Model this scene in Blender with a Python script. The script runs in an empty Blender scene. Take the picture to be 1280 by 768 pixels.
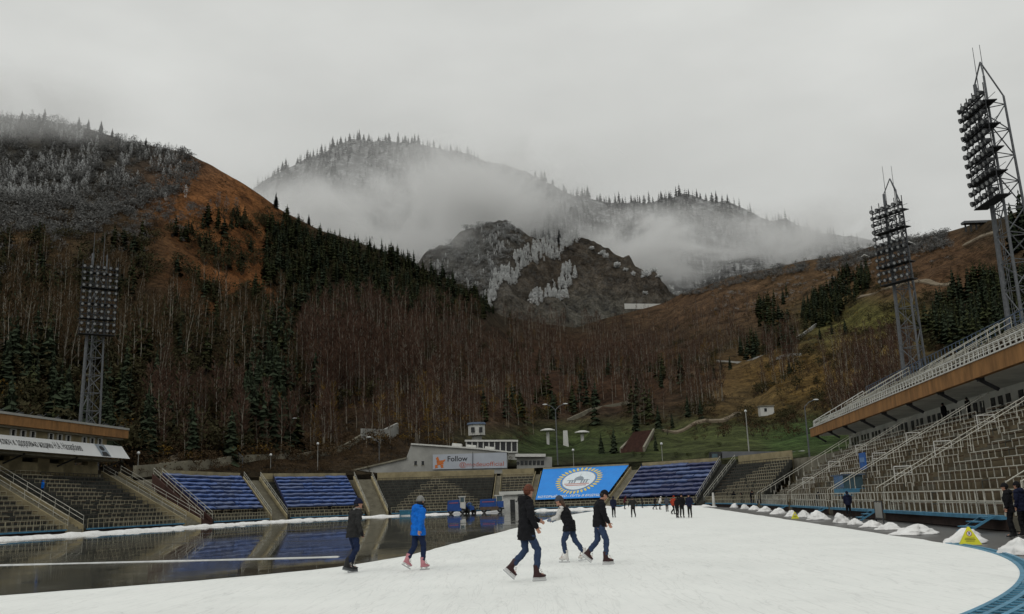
import bpy, math, random
import numpy as np
from mathutils import Vector, Matrix, noise as mnoise
random.seed(7); rng = np.random.default_rng(7)
sc = bpy.context.scene
col = sc.collection
# ------------------------------------------------------------------ camera
F_PX, CX, CY = 1150.0, 640.0, 384.0          # focal length in photo pixels (1280 wide)
HC = 1.55
PITCH = math.atan(244.0/F_PX); ROLL = math.atan(0.035)
cp, sp = math.cos(PITCH), math.sin(PITCH)
Fw = Vector((0, cp, sp)); R0 = Vector((1, 0, 0)); U0 = Vector((0, -sp, cp))
Rr = R0*math.cos(ROLL) - U0*math.sin(ROLL); Up = U0*math.cos(ROLL) + R0*math.sin(ROLL)
cam_d = bpy.data.cameras.new('camera'); cam = bpy.data.objects.new('camera', cam_d); col.objects.link(cam)
cam_d.sensor_width = 36; cam_d.lens = 36*F_PX/1280; cam_d.clip_start = 0.1; cam_d.clip_end = 9000
M = Matrix.Identity(4)
for i in range(3):
    M[i][0] = Rr[i]; M[i][1] = Up[i]; M[i][2] = -Fw[i]
M[2][3] = HC
cam.matrix_world = M; sc.camera = cam
CAMP = Vector((0, 0, HC))
# ------------------------------------------------------------------ world, sun, exposure
w = bpy.data.worlds.new('World'); sc.world = w; w.use_nodes = True
nt = w.node_tree; nt.nodes.clear()
N = nt.nodes.new; Lk = nt.links.new
SUN_EL, SUN_AZ = 48, 205
sky = N('ShaderNodeTexSky'); sky.sky_type = 'NISHITA'; sky.sun_disc = False
sky.sun_elevation = math.radians(SUN_EL); sky.sun_rotation = math.radians(SUN_AZ); sky.dust_density = 4
hs = N('ShaderNodeHueSaturation'); hs.inputs['Saturation'].default_value = 0.10; hs.inputs['Value'].default_value = 0.10
Lk(sky.outputs[0], hs.inputs['Color'])
tc = N('ShaderNodeTexCoord'); sx = N('ShaderNodeSeparateXYZ'); Lk(tc.outputs['Generated'], sx.inputs[0])
mr = N('ShaderNodeMapRange'); mr.inputs[1].default_value = 0.0; mr.inputs[2].default_value = 1.0
mr.inputs[3].default_value = 0.53; mr.inputs[4].default_value = 0.87; Lk(sx.outputs[2], mr.inputs[0])
mp = N('ShaderNodeMapping'); mp.inputs['Scale'].default_value = (1.3, 1.3, 3.2); Lk(tc.outputs['Generated'], mp.inputs[0])
nz = N('ShaderNodeTexNoise'); nz.inputs['Scale'].default_value = 1.9; nz.inputs['Detail'].default_value = 5; nz.inputs['Roughness'].default_value = 0.5
Lk(mp.outputs[0], nz.inputs['Vector'])
mr2 = N('ShaderNodeMapRange'); mr2.inputs[1].default_value = 0.3; mr2.inputs[2].default_value = 0.7
mr2.inputs[3].default_value = 0.86; mr2.inputs[4].default_value = 1.13; Lk(nz.outputs[0], mr2.inputs[0])
mm = N('ShaderNodeMath'); mm.operation = 'MULTIPLY'; Lk(mr.outputs[0], mm.inputs[0]); Lk(mr2.outputs[0], mm.inputs[1])
vm = N('ShaderNodeVectorMath'); vm.operation = 'SCALE'; vm.inputs[0].default_value = (0.985, 1.0, 0.965); Lk(mm.outputs[0], vm.inputs['Scale'])
mx = N('ShaderNodeMixRGB'); mx.inputs[0].default_value = 0.9; Lk(hs.outputs[0], mx.inputs[1]); Lk(vm.outputs[0], mx.inputs[2])
bg = N('ShaderNodeBackground'); bg.inputs[1].default_value = 1.0; Lk(mx.outputs[0], bg.inputs[0])
wo = N('ShaderNodeOutputWorld'); Lk(bg.outputs[0], wo.inputs[0])
sl = bpy.data.lights.new('sun', 'SUN'); sl.energy = 0.55; sl.angle = math.radians(30); sl.color = (1, 0.97, 0.93)
so = bpy.data.objects.new('sun', sl); col.objects.link(so)
el, az = math.radians(SUN_EL), math.radians(SUN_AZ)
sdir = Vector((math.sin(az)*math.cos(el), math.cos(az)*math.cos(el), math.sin(el)))
so.rotation_euler = (-sdir).to_track_quat('-Z', 'Y').to_euler()
so.location = sdir*300
sc.view_settings.view_transform = 'Standard'; sc.view_settings.look = 'None'
sc.view_settings.exposure = 0.0; sc.view_settings.gamma = 1.0; sc.view_settings.use_curve_mapping = False
sc.render.engine = 'CYCLES'
sc.cycles.use_denoising = True
sc.cycles.max_bounces = 6; sc.cycles.diffuse_bounces = 2; sc.cycles.glossy_bounces = 3
sc.cycles.transparent_max_bounces = 6; sc.cycles.volume_bounces = 4; sc.cycles.transmission_bounces = 3
sc.cycles.volume_step_rate = 0.6; sc.cycles.volume_max_steps = 64

# ------------------------------------------------------------------ projection helpers
def pdir(px, py):
    return Rr*((px-CX)/F_PX) + Up*((CY-py)/F_PX) + Fw
def gp(px, py, z=0.0):
    d = pdir(px, py); t = (z-HC)/d.z
    return CAMP + d*t
def pt(px, py, y):
    d = pdir(px, py); return CAMP + d*(y/d.y)
def proj(p):
    v = Vector(p)-CAMP; d = v.dot(Fw)
    return CX+F_PX*v.dot(Rr)/d, CY-F_PX*v.dot(Up)/d
def azte_(px, py):
    d = pdir(px, py); return math.atan2(d.x, d.y), d.z/math.hypot(d.x, d.y)
azte = azte_
def lerp(a, b, t): return a+(b-a)*t
def fbm(x, y, z=0.0, o=4, H=1.0):
    return mnoise.fractal(Vector((x, y, z)), H, 2.0, o)

# ------------------------------------------------------------------ materials
MATS = {}
def mat(name, c, rough=0.8, var=0.25, scale=3.0, bump=0.0, metal=0.0, spec=0.3, c2=None, detail=4, stretch=None):
    if name in MATS: return MATS[name]
    m = bpy.data.materials.new(name); m.use_nodes = True; MATS[name] = m
    t = m.node_tree; b = t.nodes['Principled BSDF']
    b.inputs['Roughness'].default_value = rough; b.inputs['Metallic'].default_value = metal
    b.inputs['Specular IOR Level'].default_value = spec
    g = t.nodes.new('ShaderNodeNewGeometry')
    src = g.outputs['Position']
    if stretch:
        q = t.nodes.new('ShaderNodeMapping'); q.inputs['Scale'].default_value = stretch
        t.links.new(src, q.inputs[0]); src = q.outputs[0]
    n = t.nodes.new('ShaderNodeTexNoise'); n.inputs['Scale'].default_value = scale; n.inputs['Detail'].default_value = detail
    n.inputs['Roughness'].default_value = 0.65
    t.links.new(src, n.inputs['Vector'])
    r = t.nodes.new('ShaderNodeValToRGB'); r.color_ramp.elements[0].position = 0.3; r.color_ramp.elements[1].position = 0.7
    lo = c2 if c2 else tuple(x*(1-var) for x in c); hi = c if c2 else tuple(min(1, x*(1+var)) for x in c)
    r.color_ramp.elements[0].color = (*lo, 1); r.color_ramp.elements[1].color = (*hi, 1)
    t.links.new(n.outputs[0], r.inputs[0]); t.links.new(r.outputs[0], b.inputs['Base Color'])
    if bump:
        u = t.nodes.new('ShaderNodeBump'); u.inputs['Strength'].default_value = bump; u.inputs['Distance'].default_value = 0.05
        t.links.new(n.outputs[0], u.inputs['Height']); t.links.new(u.outputs[0], b.inputs['Normal'])
    return m
def tree_mat(name, c, var=0.45):
    """foliage: colour varies with position (clump to clump) and per tree"""
    m = mat(name, c, rough=0.9, var=var, scale=0.35, spec=0.05, detail=6)
    return m
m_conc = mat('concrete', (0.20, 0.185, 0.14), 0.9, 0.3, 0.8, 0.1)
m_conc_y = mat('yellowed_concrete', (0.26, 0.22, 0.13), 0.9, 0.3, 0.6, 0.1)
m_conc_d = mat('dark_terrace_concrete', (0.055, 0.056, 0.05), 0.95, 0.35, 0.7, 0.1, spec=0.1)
m_conc_g = mat('grey_concrete', (0.30, 0.30, 0.28), 0.9, 0.2, 0.3, 0.1)
m_conc_s = mat('stained_stair_concrete', (0.11, 0.10, 0.075), 0.9, 0.35, 0.8, 0.1)
m_soffit = mat('snow_lit_plaster', (0.62, 0.62, 0.57), 0.9, 0.25, 0.35, 0.1)  # plaster, colour lifted to stand in for light bounced off the snow
m_conc_b = mat('brown_stained_concrete', (0.125, 0.102, 0.066), 0.95, 0.45, 0.9, 0.1, spec=0.1)
m_brownwall = mat('brown_plinth', (0.035, 0.022, 0.018), 0.85, 0.4, 1.2)
m_cream = mat('cream_paint', (0.33, 0.30, 0.21), 0.7, 0.25, 2.0)
m_rail = mat('grey_white_rail_paint', (0.46, 0.45, 0.39), 0.6, 0.25, 1.0)
m_white = mat('white_paint', (0.55, 0.55, 0.52), 0.6, 0.15, 2.0)
m_grey_seat = mat('grey_seat_paint', (0.075, 0.08, 0.07), 0.8, 0.3, 2.0)
m_plank = mat('brown_bench_plank', (0.085, 0.055, 0.032), 0.8, 0.4, 4.0)
m_bluepaint = mat('blue_kerb_paint', (0.06, 0.19, 0.30), 0.6, 0.3, 2.0)
m_bluerail = mat('blue_grey_rail_paint', (0.07, 0.10, 0.15), 0.6, 0.3, 2.0)
m_tarp = mat('blue_tarpaulin', (0.034, 0.078, 0.24), 0.5, 0.35, 0.9, 0.3, spec=0.35)
m_tarp3 = mat('faded_tarpaulin', (0.05, 0.08, 0.19), 0.5, 0.4, 0.9, 0.3, spec=0.35)
m_gap_shade = mat('tarp_gap_shade', (0.007, 0.014, 0.045), 0.9, 0.2, spec=0.05)  # near-black navy painting the shade in the gaps between tarp panels
m_tarp2 = mat('navy_tarpaulin', (0.028, 0.036, 0.10), 0.5, 0.4, 0.9, 0.3, spec=0.3)
m_orange = mat('rusty_orange_cladding', (0.23, 0.115, 0.040), 0.8, 0.4, 1.2, 0.15, stretch=(1, 1, 0.3))
m_snow = mat('piled_snow', (0.86, 0.865, 0.86), 0.8, 0.05, 2.2, 0.9, c2=(0.66, 0.65, 0.63), detail=8)
m_slush = mat('grey_slush', (0.50, 0.51, 0.50), 0.7, 0.2, 3.0, 0.4)
m_dark = mat('dark_void_glass', (0.012, 0.014, 0.016), 0.25, 0.3, 1.0, spec=0.5)
m_steel = mat('grey_painted_steel', (0.11, 0.117, 0.125), 0.6, 0.25, 3.0, metal=0.2)
m_steel_d = mat('dark_steel', (0.035, 0.037, 0.04), 0.6, 0.3, 3.0)
m_lamp = mat('floodlight_glass', (0.30, 0.31, 0.31), 0.25, 0.2, 3.0, spec=0.6)
m_banner = mat('white_banner_vinyl', (0.62, 0.63, 0.63), 0.6, 0.05, 0.5)
m_black = mat('black_print', (0.02, 0.02, 0.022), 0.7, 0.1)
m_sky_b = mat('sky_blue_banner', (0.012, 0.24, 0.72), 0.55, 0.1, 0.5, c2=(0.01, 0.20, 0.64))
m_yellow = mat('yellow_print', (0.65, 0.52, 0.12), 0.6, 0.1)
m_print_w = mat('white_print', (0.62, 0.68, 0.72), 0.6, 0.1)
m_redprint = mat('red_print', (0.42, 0.10, 0.06), 0.6, 0.15)
m_greyprint = mat('grey_print', (0.22, 0.26, 0.30), 0.6, 0.2, 1.5)
m_orangeprint = mat('orange_print', (0.55, 0.16, 0.04), 0.6, 0.15)
m_asph = mat('wet_asphalt', (0.045, 0.043, 0.04), 0.35, 0.5, 0.7, 0.25, spec=0.5, detail=8)
m_truck = mat('truck_blue', (0.02, 0.07, 0.26), 0.45, 0.2, 1.0)
m_tyre = mat('tyre_rubber', (0.015, 0.015, 0.015), 0.85, 0.2)
m_redbrown = mat('redbrown_paving', (0.060, 0.028, 0.021), 0.8, 0.35, 1.0)
m_glassblue = mat('tinted_glass', (0.05, 0.09, 0.11), 0.15, 0.2, 1.0, spec=0.6)
m_stone = mat('retaining_wall_stone', (0.19, 0.175, 0.13), 0.9, 0.4, 0.35, 0.2, detail=8)
m_skin = mat('skin', (0.42, 0.22, 0.15), 0.6, 0.08, 20)

# ------------------------------------------------------------------ mesh builder
class MB:
    def __init__(s): s.v = []; s.f = []; s.mi = []; s.m = 0
    def add(s, vs, fs):
        k = len(s.v); s.v += [tuple(x) for x in vs]
        for q in fs: s.f.append(tuple(i+k for i in q)); s.mi.append(s.m)
        return s
    def hexa(s, p):     # 8 points: bottom 4 ccw, top 4 ccw
        return s.add(p, [(3,2,1,0),(4,5,6,7),(0,1,5,4),(1,2,6,5),(2,3,7,6),(3,0,4,7)])
    def box(s, c, d, rz=0.0):
        x, y, z = d[0]/2, d[1]/2, d[2]/2; ca, sa = math.cos(rz), math.sin(rz); p = []
        for zz in (-z, z):
            for xx, yy in ((-x,-y),(x,-y),(x,y),(-x,y)):
                p.append((c[0]+xx*ca-yy*sa, c[1]+xx*sa+yy*ca, c[2]+zz))
        return s.hexa(p)
    def bar(s, a, b, wd, ht, up=Vector((0,0,1))):   # box along a-b, width wd sideways, height ht (centred)
        a, b = Vector(a), Vector(b); d = (b-a).normalized()
        sd = d.cross(up)
        if sd.length < 1e-4: sd = d.cross(Vector((1,0,0)))
        sd.normalize(); u = sd.cross(d).normalized(); sd = sd*wd/2; u = u*ht/2
        return s.hexa([a-sd-u, a+sd-u, b+sd-u, b-sd-u, a-sd+u, a+sd+u, b+sd+u, b-sd+u])
    def tube(s, pts, rad, n=6, cap=True):
        pts = [Vector(p) for p in pts]; k = len(pts)
        if not hasattr(rad, '__len__'): rad = [rad]*k
        vs = []; fs = []
        ref = Vector((0,0,1)) if abs((pts[-1]-pts[0]).normalized().z) < 0.9 else Vector((1,0,0))
        for i, p in enumerate(pts):
            d = (pts[min(i+1,k-1)]-pts[max(i-1,0)]).normalized()
            a = d.cross(ref).normalized(); b = d.cross(a)
            for j in range(n):
                t = 2*math.pi*j/n; vs.append(p+(a*math.cos(t)+b*math.sin(t))*rad[i])
        for i in range(k-1):
            for j in range(n):
                fs.append((i*n+j, i*n+(j+1)%n, (i+1)*n+(j+1)%n, (i+1)*n+j))
        if cap: fs += [tuple(range(n-1,-1,-1)), tuple((k-1)*n+j for j in range(n))]
        return s.add(vs, fs)
    def loft(s, rings, cap=True):
        n = len(rings[0]); k = len(rings); vs = [p for r in rings for p in r]; fs = []
        for i in range(k-1):
            for j in range(n): fs.append((i*n+j, i*n+(j+1)%n, (i+1)*n+(j+1)%n, (i+1)*n+j))
        if cap: fs += [tuple(range(n-1,-1,-1)), tuple((k-1)*n+j for j in range(n))]
        return s.add(vs, fs)
    def ell(s, c, r, nu=10, nv=7, rot=None):
        c = Vector(c); rings = []
        for i in range(nv):
            ph = math.pi*(i+0.5)/nv; ring = []
            for j in range(nu):
                t = 2*math.pi*j/nu
                p = Vector((r[0]*math.sin(ph)*math.cos(t), r[1]*math.sin(ph)*math.sin(t), -r[2]*math.cos(ph)))
                if rot: p = rot @ p
                ring.append(c+p)
            rings.append(ring)
        return s.loft(rings)
    def mesh(s, name, mats, off=(0,0,0), smooth=False):
        me = bpy.data.meshes.new(name)
        o = Vector(off)
        me.from_pydata([(p[0]-o[0], p[1]-o[1], p[2]-o[2]) for p in s.v], [], s.f)
        for m in (mats if isinstance(mats, (list, tuple)) else [mats]): me.materials.append(m)
        me.polygons.foreach_set('material_index', s.mi)
        if smooth: me.polygons.foreach_set('use_smooth', [True]*len(s.f))
        me.update(); return me
    def build(s, name, mats, parent=None, smooth=False, off=None):
        if off is None: off = wloc(parent) if parent else (0,0,0)
        return link(name, s.mesh(name, mats, off, smooth), parent)
def wloc(o):
    p = Vector((0,0,0))
    while o: p += o.location; o = o.parent
    return p
def link(name, me, parent=None):
    o = bpy.data.objects.new(name, me); col.objects.link(o); o.parent = parent; return o
def tag(o, label, cat=None, group=None, kind=None):
    if label: o['label'] = label
    if cat: o['category'] = cat
    if group: o['group'] = group
    if kind: o['kind'] = kind
    return o
def thing(name, label, cat, loc=(0,0,0), rz=0.0, group=None):
    o = bpy.data.objects.new(name, None); col.objects.link(o); o.location = loc; o.rotation_euler = (0,0,rz)
    o.empty_display_size = 0.3
    return tag(o, label, cat, group)
def copy_tree(o, parent=None):
    c = o.copy(); col.objects.link(c); c.parent = parent
    for ch in list(o.children): copy_tree(ch, c)
    return c
def np_mesh(name, V, Fc, mats, mi=None, smooth=False):
    """V (n,3), Fc (m,3) triangles"""
    me = bpy.data.meshes.new(name); V = np.asarray(V, np.float32); Fc = np.asarray(Fc, np.int32)
    me.vertices.add(len(V)); me.vertices.foreach_set('co', V.ravel())
    me.loops.add(Fc.size); me.loops.foreach_set('vertex_index', Fc.ravel())
    me.polygons.add(len(Fc)); me.polygons.foreach_set('loop_start', np.arange(0, Fc.size, 3, dtype=np.int32))
    for m in mats: me.materials.append(m)
    if mi is not None: me.polygons.foreach_set('material_index', np.asarray(mi, np.int32))
    if smooth: me.polygons.foreach_set('use_smooth', [True]*len(Fc))
    me.update(calc_edges=True); me.validate(); return me
_tc = {}
_tmp = []; _trash = []
def evaluated(ob):
    """evaluate one helper object in a scene of its own (so the big scene is not re-evaluated)"""
    if not _tmp: _tmp.append(bpy.data.scenes.new('scratch'))
    ts = _tmp[0]; ts.collection.objects.link(ob); vl = ts.view_layers[0]; vl.update()
    dg = vl.depsgraph; me = bpy.data.meshes.new_from_object(ob.evaluated_get(dg)); ts.collection.objects.unlink(ob); return me
def text_mesh(body, bold=0.0):
    """outline of a line of lettering, normalised to width 1 -> list of tris, height ratio"""
    cu = bpy.data.curves.new('t', 'FONT'); cu.body = body; cu.resolution_u = 3; cu.offset = bold
    ob = bpy.data.objects.new('t', cu); me = evaluated(ob)
    me.calc_loop_triangles()
    V = [(v.co.x, v.co.y) for v in me.vertices]; T = [tuple(t.vertices) for t in me.loop_triangles]
    _trash.extend([me, ob, cu])
    x0 = min(p[0] for p in V); x1 = max(p[0] for p in V); y0 = min(p[1] for p in V); y1 = max(p[1] for p in V)
    return [((p[0]-x0)/(x1-x0), (p[1]-y0)/(y1-y0)) for p in V], T
def text_on(mb, body, f, u0, u1, v0, v1, bold=0.0):
    V, T = text_mesh(body, bold)
    mb.add([f(lerp(u0,u1,p[0]), lerp(v0,v1,p[1])) for p in V], T)

# ================================================================== SETTING
# stadium frame: capsule-shaped rink, axis u, half width RK
u_ax = Vector((0.13, 0.9915, 0)).normalized(); n_ax = Vector((u_ax.y, -u_ax.x, 0))
C0 = Vector((-16.6, 30.4, 0)); RK = 28.8; LS = 97.0; C1 = C0 + u_ax*LS
def rim(s, o):
    """s<0: left straight (metres before the far bend); 0..1 far bend; >1 right straight (s-1 metres back towards the camera)"""
    r = RK+o
    if s < 0: return C1 - n_ax*r + u_ax*s
    if s > 1: return C1 + n_ax*r - u_ax*(s-1)
    a = math.pi*s
    return C1 + (n_ax*(-math.cos(a)) + u_ax*math.sin(a))*r
def near_bend(a, o):   # a 0..pi from right side round the near end to the left side
    return C0 + (n_ax*math.cos(a) - u_ax*math.sin(a))*(RK+o)
def rim_at(px, o, z):
    """rim parameter whose point at height z projects to photo column px"""
    lo, hi = -112.0, 1+122.0
    for _ in range(60):
        m = (lo+hi)/2; p = rim(m, o); p.z = z
        v = p-CAMP
        x = proj(p)[0] if v.dot(Fw) > 0.5 else (-9e3 if v.x < 0 else 9e3)
        if x < px: lo = m
        else: hi = m
    return (lo+hi)/2

# ground: one sheet to the horizon
b = MB(); G = 4000
b.add([(-G,-G,-0.03),(G,-G,-0.03),(G,G,-0.03),(-G,G,-0.03)], [(0,1,2,3)])
tag(b.build('ground', m_asph), 'dark wet asphalt ground around the rink', kind='structure')

# white skating ice
def ice_material():
    m = bpy.data.materials.new('white_skating_ice'); m.use_nodes = True; t = m.node_tree; bs = t.nodes['Principled BSDF']
    g = t.nodes.new('ShaderNodeNewGeometry')
    n1 = t.nodes.new('ShaderNodeTexNoise'); n1.inputs['Scale'].default_value = 0.35; n1.inputs['Detail'].default_value = 8; n1.inputs['Roughness'].default_value = 0.7
    n2 = t.nodes.new('ShaderNodeTexNoise'); n2.inputs['Scale'].default_value = 9; n2.inputs['Detail'].default_value = 6; n2.inputs['Roughness'].default_value = 0.8
    mpg = t.nodes.new('ShaderNodeMapping'); mpg.inputs['Rotation'].default_value = (0,0,0.5); mpg.inputs['Scale'].default_value = (1, 0.12, 1)
    n3 = t.nodes.new('ShaderNodeTexNoise'); n3.inputs['Scale'].default_value = 6; n3.inputs['Detail'].default_value = 8; n3.inputs['Roughness'].default_value = 0.75
    for n in (n1, n2): t.links.new(g.outputs['Position'], n.inputs['Vector'])
    t.links.new(g.outputs['Position'], mpg.inputs[0]); t.links.new(mpg.outputs[0], n3.inputs['Vector'])
    a = t.nodes.new('ShaderNodeMixRGB'); a.inputs[0].default_value = 0.5; t.links.new(n1.outputs[0], a.inputs[1]); t.links.new(n3.outputs[0], a.inputs[2])
    a2 = t.nodes.new('ShaderNodeMixRGB'); a2.inputs[0].default_value = 0.45; t.links.new(a.outputs[0], a2.inputs[1]); t.links.new(n2.outputs[0], a2.inputs[2])
    r = t.nodes.new('ShaderNodeValToRGB'); r.color_ramp.elements[0].position = 0.30; r.color_ramp.elements[1].position = 0.66
    r.color_ramp.elements[0].color = (0.76, 0.785, 0.76, 1); r.color_ramp.elements[1].color = (0.90, 0.91, 0.88, 1)
    t.links.new(a2.outputs[0], r.inputs[0]); t.links.new(r.outputs[0], bs.inputs['Base Color'])
    mu = None
    for k_, (rz_, sc_) in enumerate(((0.35, 2.2), (1.25, 2.9), (2.3, 2.5))):       # curved blade scratches
        mpw = t.nodes.new('ShaderNodeMapping'); mpw.inputs['Rotation'].default_value = (0, 0, rz_); mpw.inputs['Scale'].default_value = (1, 0.09, 1)
        nw = t.nodes.new('ShaderNodeTexNoise'); nw.inputs['Scale'].default_value = sc_; nw.inputs['Detail'].default_value = 3; nw.inputs['Distortion'].default_value = 0.6
        t.links.new(g.outputs['Position'], mpw.inputs[0]); t.links.new(mpw.outputs[0], nw.inputs['Vector'])
        sb = t.nodes.new('ShaderNodeMath'); sb.operation = 'SUBTRACT'; sb.inputs[1].default_value = 0.5; t.links.new(nw.outputs[0], sb.inputs[0])
        ab = t.nodes.new('ShaderNodeMath'); ab.operation = 'ABSOLUTE'; t.links.new(sb.outputs[0], ab.inputs[0])
        rg = t.nodes.new('ShaderNodeMapRange'); rg.inputs[1].default_value = 0.0; rg.inputs[2].default_value = 0.010; rg.inputs[3].default_value = 0.89; rg.inputs[4].default_value = 1.0; t.links.new(ab.outputs[0], rg.inputs[0])
        if mu is None: mu = rg.outputs[0]
        else:
            q_ = t.nodes.new('ShaderNodeMath'); q_.operation = 'MULTIPLY'; t.links.new(mu, q_.inputs[0]); t.links.new(rg.outputs[0], q_.inputs[1]); mu = q_.outputs[0]
    vs_ = t.nodes.new('ShaderNodeVectorMath'); vs_.operation = 'SCALE'; t.links.new(r.outputs[0], vs_.inputs[0]); t.links.new(mu, vs_.inputs['Scale']); t.links.new(vs_.outputs[0], bs.inputs['Base Color'])
    rgh = t.nodes.new('ShaderNodeMapRange'); rgh.inputs[1].default_value = 0.4; rgh.inputs[2].default_value = 0.65; rgh.inputs[3].default_value = 0.5; rgh.inputs[4].default_value = 0.7; t.links.new(n1.outputs[0], rgh.inputs[0]); t.links.new(rgh.outputs[0], bs.inputs['Roughness'])
    bs.inputs['Specular IOR Level'].default_value = 0.3
    u = t.nodes.new('ShaderNodeBump'); u.inputs['Strength'].default_value = 0.35; u.inputs['Distance'].default_value = 0.03
    t.links.new(a2.outputs[0], u.inputs['Height']); t.links.new(u.outputs[0], bs.inputs['Normal'])
    return m
m_ice = ice_material()
out = [rim(-LS*(1-i/20), 0) for i in range(20)] + [rim(i/40, 0) for i in range(41)] + [rim(1+LS*(i+1)/20, 0) for i in range(19)] + [near_bend(math.pi*i/40, 0) for i in range(41)]
def ragged(p, amp=0.12):
    d = (p-C0); k = fbm(p.x*0.35, p.y*0.35, 2.0, 3)
    return p + Vector((k, fbm(p.y*0.4, p.x*0.4, 7.0, 3), 0))*amp
outd = []
for i in range(len(out)):
    a, c = out[i], out[(i+1) % len(out)]
    for k in range(4): outd.append(ragged(lerp(a, c, k/4)))
ctr = (C0+C1)/2
b = MB(); nO = len(outd)
b.add([(p.x, p.y, 0.012) for p in outd] + [(p.x, p.y, -0.03) for p in outd], [tuple(range(nO))[::-1]] + [(i, (i+1) % nO, nO+(i+1) % nO, nO+i) for i in range(nO)])
tag(b.build('rink_ice', m_ice), 'white frosted skating ice curving round the rink', kind='structure')

# dark wet ice of the infield
def wet_material():
    m = bpy.data.materials.new('wet_dark_ice'); m.use_nodes = True; t = m.node_tree; bs = t.nodes['Principled BSDF']
    g = t.nodes.new('ShaderNodeNewGeometry'); n = t.nodes.new('ShaderNodeTexNoise'); n.inputs['Scale'].default_value = 0.25; n.inputs['Detail'].default_value = 6
    t.links.new(g.outputs['Position'], n.inputs['Vector'])
    r = t.nodes.new('ShaderNodeValToRGB'); r.color_ramp.elements[0].color = (0.04, 0.04, 0.032, 1); r.color_ramp.elements[1].color = (0.10, 0.10, 0.085, 1)
    t.links.new(n.outputs[0], r.inputs[0]); t.links.new(r.outputs[0], bs.inputs['Base Color'])
    bs.inputs['IOR'].default_value = 1.45
    rr = t.nodes.new('ShaderNodeMapRange'); rr.inputs[1].default_value = 0.45; rr.inputs[2].default_value = 0.72; rr.inputs[3].default_value = 0.02; rr.inputs[4].default_value = 0.16
    n0 = t.nodes.new('ShaderNodeTexNoise'); n0.inputs['Scale'].default_value = 0.12; n0.inputs['Detail'].default_value = 7; n0.inputs['Roughness'].default_value = 0.7; t.links.new(g.outputs['Position'], n0.inputs['Vector'])
    t.links.new(n0.outputs[0], rr.inputs[0]); t.links.new(rr.outputs[0], bs.inputs['Roughness'])
    n2 = t.nodes.new('ShaderNodeTexNoise'); n2.inputs['Scale'].default_value = 1.1; n2.inputs['Detail'].default_value = 3
    t.links.new(g.outputs['Position'], n2.inputs['Vector'])
    u = t.nodes.new('ShaderNodeBump'); u.inputs['Strength'].default_value = 0.012; u.inputs['Distance'].default_value = 0.05
    t.links.new(n2.outputs[0], u.inputs['Height']); t.links.new(u.outputs[0], bs.inputs['Normal'])
    return m
m_wet = wet_material()
inner_px = [(-60,751),(0,745.5),(100,738),(200,730.5),(300,722),(400,712),(440,707),(500,697),(530,690),(560,682),(600,672),(640,662),(682,650),(710,644.5),(743,639)]
inner = [gp(*p) for p in inner_px]
def crom(P, k):
    o = []
    for i in range(len(P)-1):
        p0, p1, p2, p3 = P[max(i-1,0)], P[i], P[i+1], P[min(i+2,len(P)-1)]
        for j in range(k):
            t = j/k
            o.append(0.5*((2*p1)+(p2-p0)*t+(2*p0-5*p1+4*p2-p3)*t*t+(3*p1-p0-3*p2+p3)*t*t*t))
    return o+[P[-1]]
innerd = [p + Vector((fbm(p.x*0.8, p.y*0.8, 5, 3), fbm(p.y*0.8, p.x*0.8, 9, 3), 0))*0.10 for p in crom(inner, 6)]
s_end = rim_at(738, 0, 0)
far_edge = [rim(lerp(s_end, 0, i/24), -0.25) for i in range(25)] + [rim(-LS*i/30, -0.25) for i in range(1, 31)]
pool = innerd + far_edge + [near_bend(math.pi*(0.97-i*0.06), -0.3) for i in range(4)]
b = MB(); b.add([(p.x, p.y, 0.018) for p in pool], [tuple(range(len(pool)))])
o = tag(b.build('water', m_wet), 'dark mirror-like meltwater covering the ice of the infield', kind='structure')
if o.data.polygons[0].normal.z < 0: o.data.flip_normals()

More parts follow.
